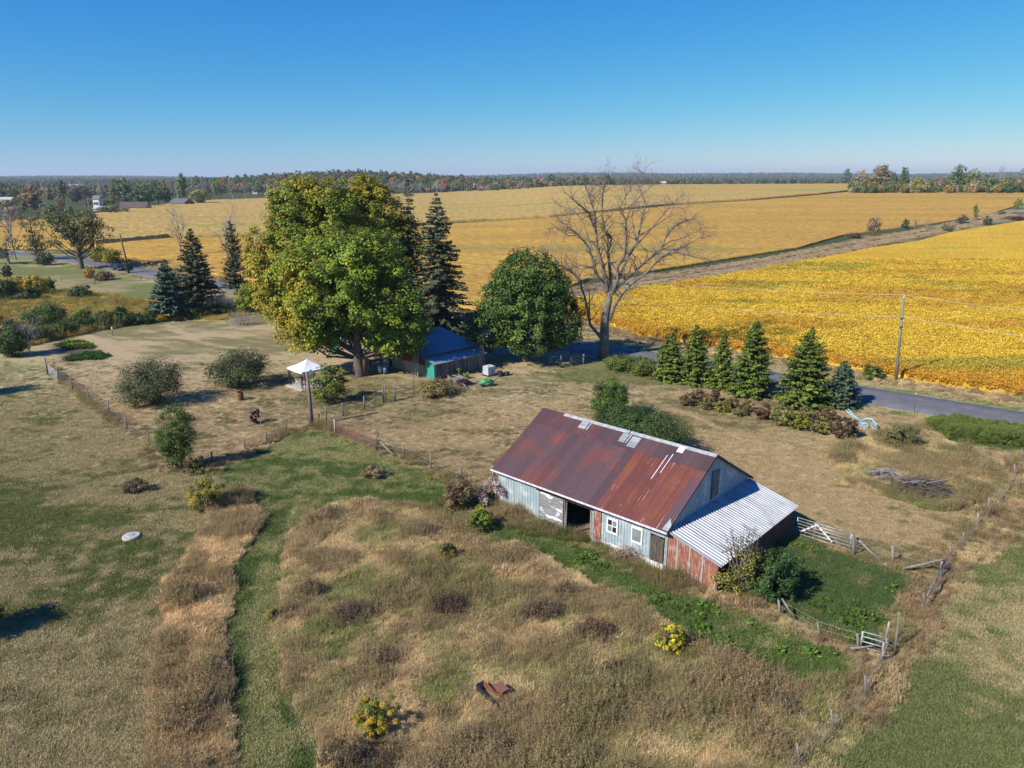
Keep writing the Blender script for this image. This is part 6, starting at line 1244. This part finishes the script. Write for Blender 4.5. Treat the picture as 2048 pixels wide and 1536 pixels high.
def fart(label, pxl, pxr, top, base, kind, col, group=None, name=None, cat='tree'):
    cx = (pxl + pxr) / 2; g = G(cx, base); H_ = HT((cx, base), (cx, top)); W_ = (pxr - pxl) * mpp(g)
    e = empty(name or {'round': 'deciduous_tree', 'tall': 'tall_tree', 'bush': 'bush', 'juniper': 'juniper', 'grey': 'leafless_tree'}[kind], g - Vector((0, 0, .2)), random.random() * 6, label, cat, group)
    a, b = farmesh(kind)
    for nm, m_ in (('crown', a), ('trunk', b)):
        o = bpy.data.objects.new(nm, m_); COL.objects.link(o); o.parent = e; o.scale = (W_, W_, H_); o.color = tuple(min(1, c * (1.75 if g.y > 300 else 1.2)) for c in col) + (1,)
DG = (.06, .095, .028); MG = (.085, .12, .03); OR_ = (.20, .14, .05); YG_ = (.20, .19, .04); GY = (.20, .17, .14); RB = (.17, .10, .055); PD = (.035, .035, .03); OLC = (.13, .13, .05)
FT = [(43, 91, 368, 420, 'round', (.19, .12, .05), 'brownish-orange tree left of the far white barn'), (112, 142, 361, 406, 'tall', DG, 'dark green tree right of the far white barn'), (142, 168, 376, 409, 'round', PD, 'left of two blackish trees by the far farmhouse'), (166, 190, 378, 409, 'round', (.05, .03, .035), 'dark purple tree by the far farmhouse'), (15, 46, 371, 396, 'round', DG, 'dark tree at the far left edge behind the fields'), (-30, 14, 366, 400, 'round', MG, 'green tree cut by the left picture edge far behind'),
 (193, 223, 361, 406, 'grey', GY, 'leafless grey tree between the dark trees and the green clump'), (221, 268, 353, 408, 'round', MG, 'light green tree at the left of the green farm clump'), (240, 270, 375, 412, 'juniper', (.05, .08, .05), 'dark conifer in front of the green farm clump'), (262, 312, 366, 416, 'round', DG, 'big dark green tree behind the brown-roofed barn'), (292, 343, 360, 410, 'round', (.07, .105, .03), 'dark green tree right of the brown-roofed barn'), (320, 346, 372, 410, 'round', DG, 'dark tree just left of the red barn'),
 (350, 383, 344, 410, 'tall', (.10, .14, .06), 'tall pale poplar towering behind the red barn'), (380, 424, 376, 410, 'round', (.17, .19, .05), 'round yellow-green willow right of the red barn'), (200, 244, 404, 430, 'bush', (.10, .10, .03), 'olive thicket left of the brown-roofed barn'), (236, 262, 410, 428, 'bush', OR_, 'yellow-brown bush left of the brown-roofed barn'),
 (333, 352, 362, 392, 'grey', GY, 'grey bare tree behind the poplar'), (383, 402, 358, 388, 'round', OLC, 'olive tree behind the willow'), (402, 424, 356, 386, 'grey', GY, 'grey tree right of the olive tree behind the willow'), (425, 445, 358, 396, 'round', MG, 'green tree right of the willow in the far row'), (452, 480, 362, 398, 'grey', GY, 'grey bare tree in the far row left of the white house'), (478, 505, 360, 398, 'grey', (.2, .18, .13), 'tan bare tree next to the far white house'), (530, 552, 354, 385, 'round', OR_, 'orange-brown tree right of the far white house'), (504, 530, 362, 390, 'round', OLC, 'olive tree behind the far white house'),
 (1681, 1703, 337, 368, 'round', (.09, .12, .06), 'grey-green tree at the left end of the right wood'), (1706, 1737, 340, 368, 'round', (.26, .17, .04), 'orange-yellow tree near the left end of the right wood'), (1738, 1786, 329, 380, 'round', (.17, .13, .06), 'large brown-topped tree in the right wood'), (1745, 1770, 331, 352, 'round', RB, 'red-brown crown on top of the right wood'), (1772, 1800, 345, 381, 'tall', (.10, .12, .07), 'silvery green tree left of the dark poplar'), (1793, 1819, 333, 381, 'tall', DG, 'darkest upright tree in the right wood'), (1818, 1850, 353, 383, 'round', YG_, 'yellow-green low tree right of the darkest upright tree'), (1845, 1875, 356, 383, 'bush', OLC, 'olive bushy tree in the right wood'), (1870, 1890, 351, 383, 'round', OR_, 'small orange tree in the right wood'),
 (1896, 1932, 329, 381, 'round', (.08, .115, .035), 'tall green tree right of the small orange one'), (1928, 1961, 337, 384, 'round', (.13, .15, .045), 'olive-green broad tree next to the tall green one'), (1958, 1992, 345, 385, 'round', (.12, .13, .06), 'grey-olive tree near the right end'), (1988, 2005, 327, 384, 'grey', GY, 'tall wispy bare tree near the right end'), (1996, 2034, 350, 386, 'round', OLC, 'dense olive tree at the right end'), (2030, 2066, 333, 385, 'round', (.2, .16, .07), 'tan-topped tall tree cut by the right picture edge'),
 (1730, 1760, 431, 472, 'round', (.28, .19, .12), 'pinkish-tan leafed tree standing by the field lane'), (1797, 1822, 436, 463, 'juniper', (.04, .06, .03), 'dark juniper left of the twiggy bush by the lane'), (1819, 1841, 434, 461, 'grey', (.22, .15, .11), 'leafless twiggy bush right behind the dark juniper'), (1844, 1862, 436, 459, 'grey', (.18, .17, .1), 'thin sapling by the lane right of the juniper'), (1882, 1908, 446, 464, 'bush', (.12, .13, .04), 'round olive bush where the lane bends'), (1910, 1940, 428, 449, 'juniper', (.04, .06, .03), 'spreading dark juniper beyond the lane bend'), (1940, 1957, 409, 441, 'tall', (.12, .13, .03), 'upright yellow-green tree between two junipers'), (1962, 1985, 430, 450, 'juniper', (.035, .055, .025), 'dark juniper right of the upright yellow-green tree'), (1993, 2012, 419, 431, 'juniper', DG, 'low dark juniper close to the right edge'), (2026, 2044, 396, 419, 'round', (.12, .14, .03), 'small green tree by the lane at the right edge'), (1692, 1723, 463, 476, 'bush', (.15, .06, .05), 'low red-brown bush left of the pinkish-tan tree'), (2020, 2060, 428, 441, 'bush', (.12, .05, .04), 'dark red brush at the right edge by the lane')]
for l_, r__, t_, b_, k_, c_, lab in FT: fart(lab, l_, r__, t_, b_, k_, c_)
for i in range(16):
    x_ = 560 + i * 22 + random.uniform(-6, 6); fart('leafless grey tree in the far row behind the maples and spruces', x_ - 12, x_ + 12, 362 + random.uniform(-4, 4), 388.5 - max(0, (x_ - 860) * .02), 'grey', (.22, .2, .19), 'grey trees behind the far field')
for i in range(12):
    x_ = 872 + i * 18 + random.uniform(-5, 5); fart('mixed green and brown tree in the hedgerow at the crest of the field', x_ - 12, x_ + 12, 358 + i * .4 + random.uniform(-3, 3), 386 - i * .9, 'round', random.choice([OLC, (.16, .13, .05), DG, (.2, .14, .05)]), 'hedgerow trees at the crest of the field')
fart('bright red-orange tree in the row at the far side of the field', 882, 895, 357, 386, 'round', (.35, .08, .03)); fart('red maple at the right end of the crest hedgerow', 1068, 1082, 354, 374, 'round', (.30, .07, .03))
# ---- far buildings
M['roofbrown'] = pm('brown_roof', (.11, .075, .06), (.09, .06, .05), 1, .8); M['roofgrey'] = pm('grey_roof', (.10, .11, .13), (.08, .085, .10), 1, .7); M['redbarn'] = pm('red_barn_boards', (.36, .05, .035), (.28, .04, .03), 1, .8); M['wallwhite'] = pm('white_clapboard', (.68, .68, .66), (.6, .6, .58), 1, .7); M['silver'] = pm('silver_barn_roof', (.50, .51, .52), (.42, .43, .45), 1, .5)
def house(label, pxl, pxr, base, wallt, ridge, wall, roof, rz=0, cat='house', ends=True, nwin=3):
    cx = (pxl + pxr) / 2; g = G(cx, base); s = mpp(g); w = (pxr - pxl) * s; d = w * .6; hw = (base - wallt) * s * 1.03; hr = (base - ridge) * s * 1.03
    e = empty('farm_building', g, rz, label, cat); MB().box(-w / 2, w / 2, -d / 2, d / 2, -1, hw).build('wall', M[wall], e)
    for q in (-1, 1): MB().hexa([(-w / 2 - .4, q * (d / 2 + .4), hw - .15), (w / 2 + .4, q * (d / 2 + .4), hw - .15), (w / 2 + .4, 0, hr), (-w / 2 - .4, 0, hr), (-w / 2 - .4, q * (d / 2 + .4), hw), (w / 2 + .4, q * (d / 2 + .4), hw), (w / 2 + .4, 0, hr + .15), (-w / 2 - .4, 0, hr + .15)]).build('roof', M[roof], e)
    for q in (-1, 1):
        x_ = q * w / 2; MB().hexa([(x_ - .08, -d / 2, hw), (x_ + .08, -d / 2, hw), (x_ + .08, d / 2, hw), (x_ - .08, d / 2, hw), (x_ - .08, -.05, hr), (x_ + .08, -.05, hr), (x_ + .08, .05, hr), (x_ - .08, .05, hr)]).build('gable', M[wall], e)
    for i in range(nwin):
        x_ = -w / 2 + (i + .7) * w / (nwin + .4); wn_ = MB().box(x_ - .6, x_ + .6, -d / 2 - .05, -d / 2, hw * .4, hw * .75).build('window', M['darkglass'], e)
    MB().box(w * .3, w * .3 + 1.1, -d / 2 - .06, -d / 2, 0, min(2.2, hw * .8)).build('door', M['darkwood'], e)
house('long grey farm building with a brown roof below the green trees', 246, 296, 421, 415, 405, 'galvwall', 'roofbrown', .12, 'barn'); house('red barn with a dark grey roof beside the willow', 344, 386, 412, 406, 398, 'redbarn', 'roofgrey', -.5, 'barn')
house('white farmhouse between the dark trees and the brown-roofed building', 190, 205, 418, 400, 393, 'wallwhite', 'roofgrey', -.3); house('white house standing alone in the far tree row', 506, 518, 388, 380, 375, 'wallwhite', 'roofgrey', .2); house('wide barn with a pale metal roof at the far left', 91, 113, 388, 383, 377, 'wallwhite', 'silver', -.2, 'barn'); house('large white farm building behind the dark green tree', 142, 164, 379, 374, 369, 'wallwhite', 'silver', .1, 'barn')
house('low grey-roofed shed at the extreme left beyond the fields', 0, 26, 404, 399, 395, 'wallwhite', 'silver', .1, 'barn', nwin=0); house('white outbuilding beside the brush left of the brown-roofed building', 192, 222, 421, 417, 413, 'wallwhite', 'silver', .1, 'shed')
house('tiny white farmhouse far away on the plain behind the elm', 1320, 1333, 368.5, 366, 363, 'wallwhite', 'silver', .1); house('tiny grey farm far away right of the white one', 1340, 1350, 368.5, 366.5, 364, 'wallwhite', 'roofgrey', .1)
for bx, by, ty, lab in ((134, 412, 388, 'far utility pole between the white barn and the dark trees'), (178, 418, 395, 'far white utility pole left of the white farmhouse'), (929, 386, 366, 'far utility pole at the left end of the crest hedgerow')):
    e = empty('utility_pole', G(bx, by), 0, lab, 'utility pole'); h = HT((bx, by), (bx, ty)); MB().tube([(0, 0, -.3), (0, 0, h)], [.25, .2], 6).build('shaft', M['wood'], e); MB().box(-1.2, 1.2, -.08, .08, h - .9, h - .7).build('crossarm', M['wood'], e)
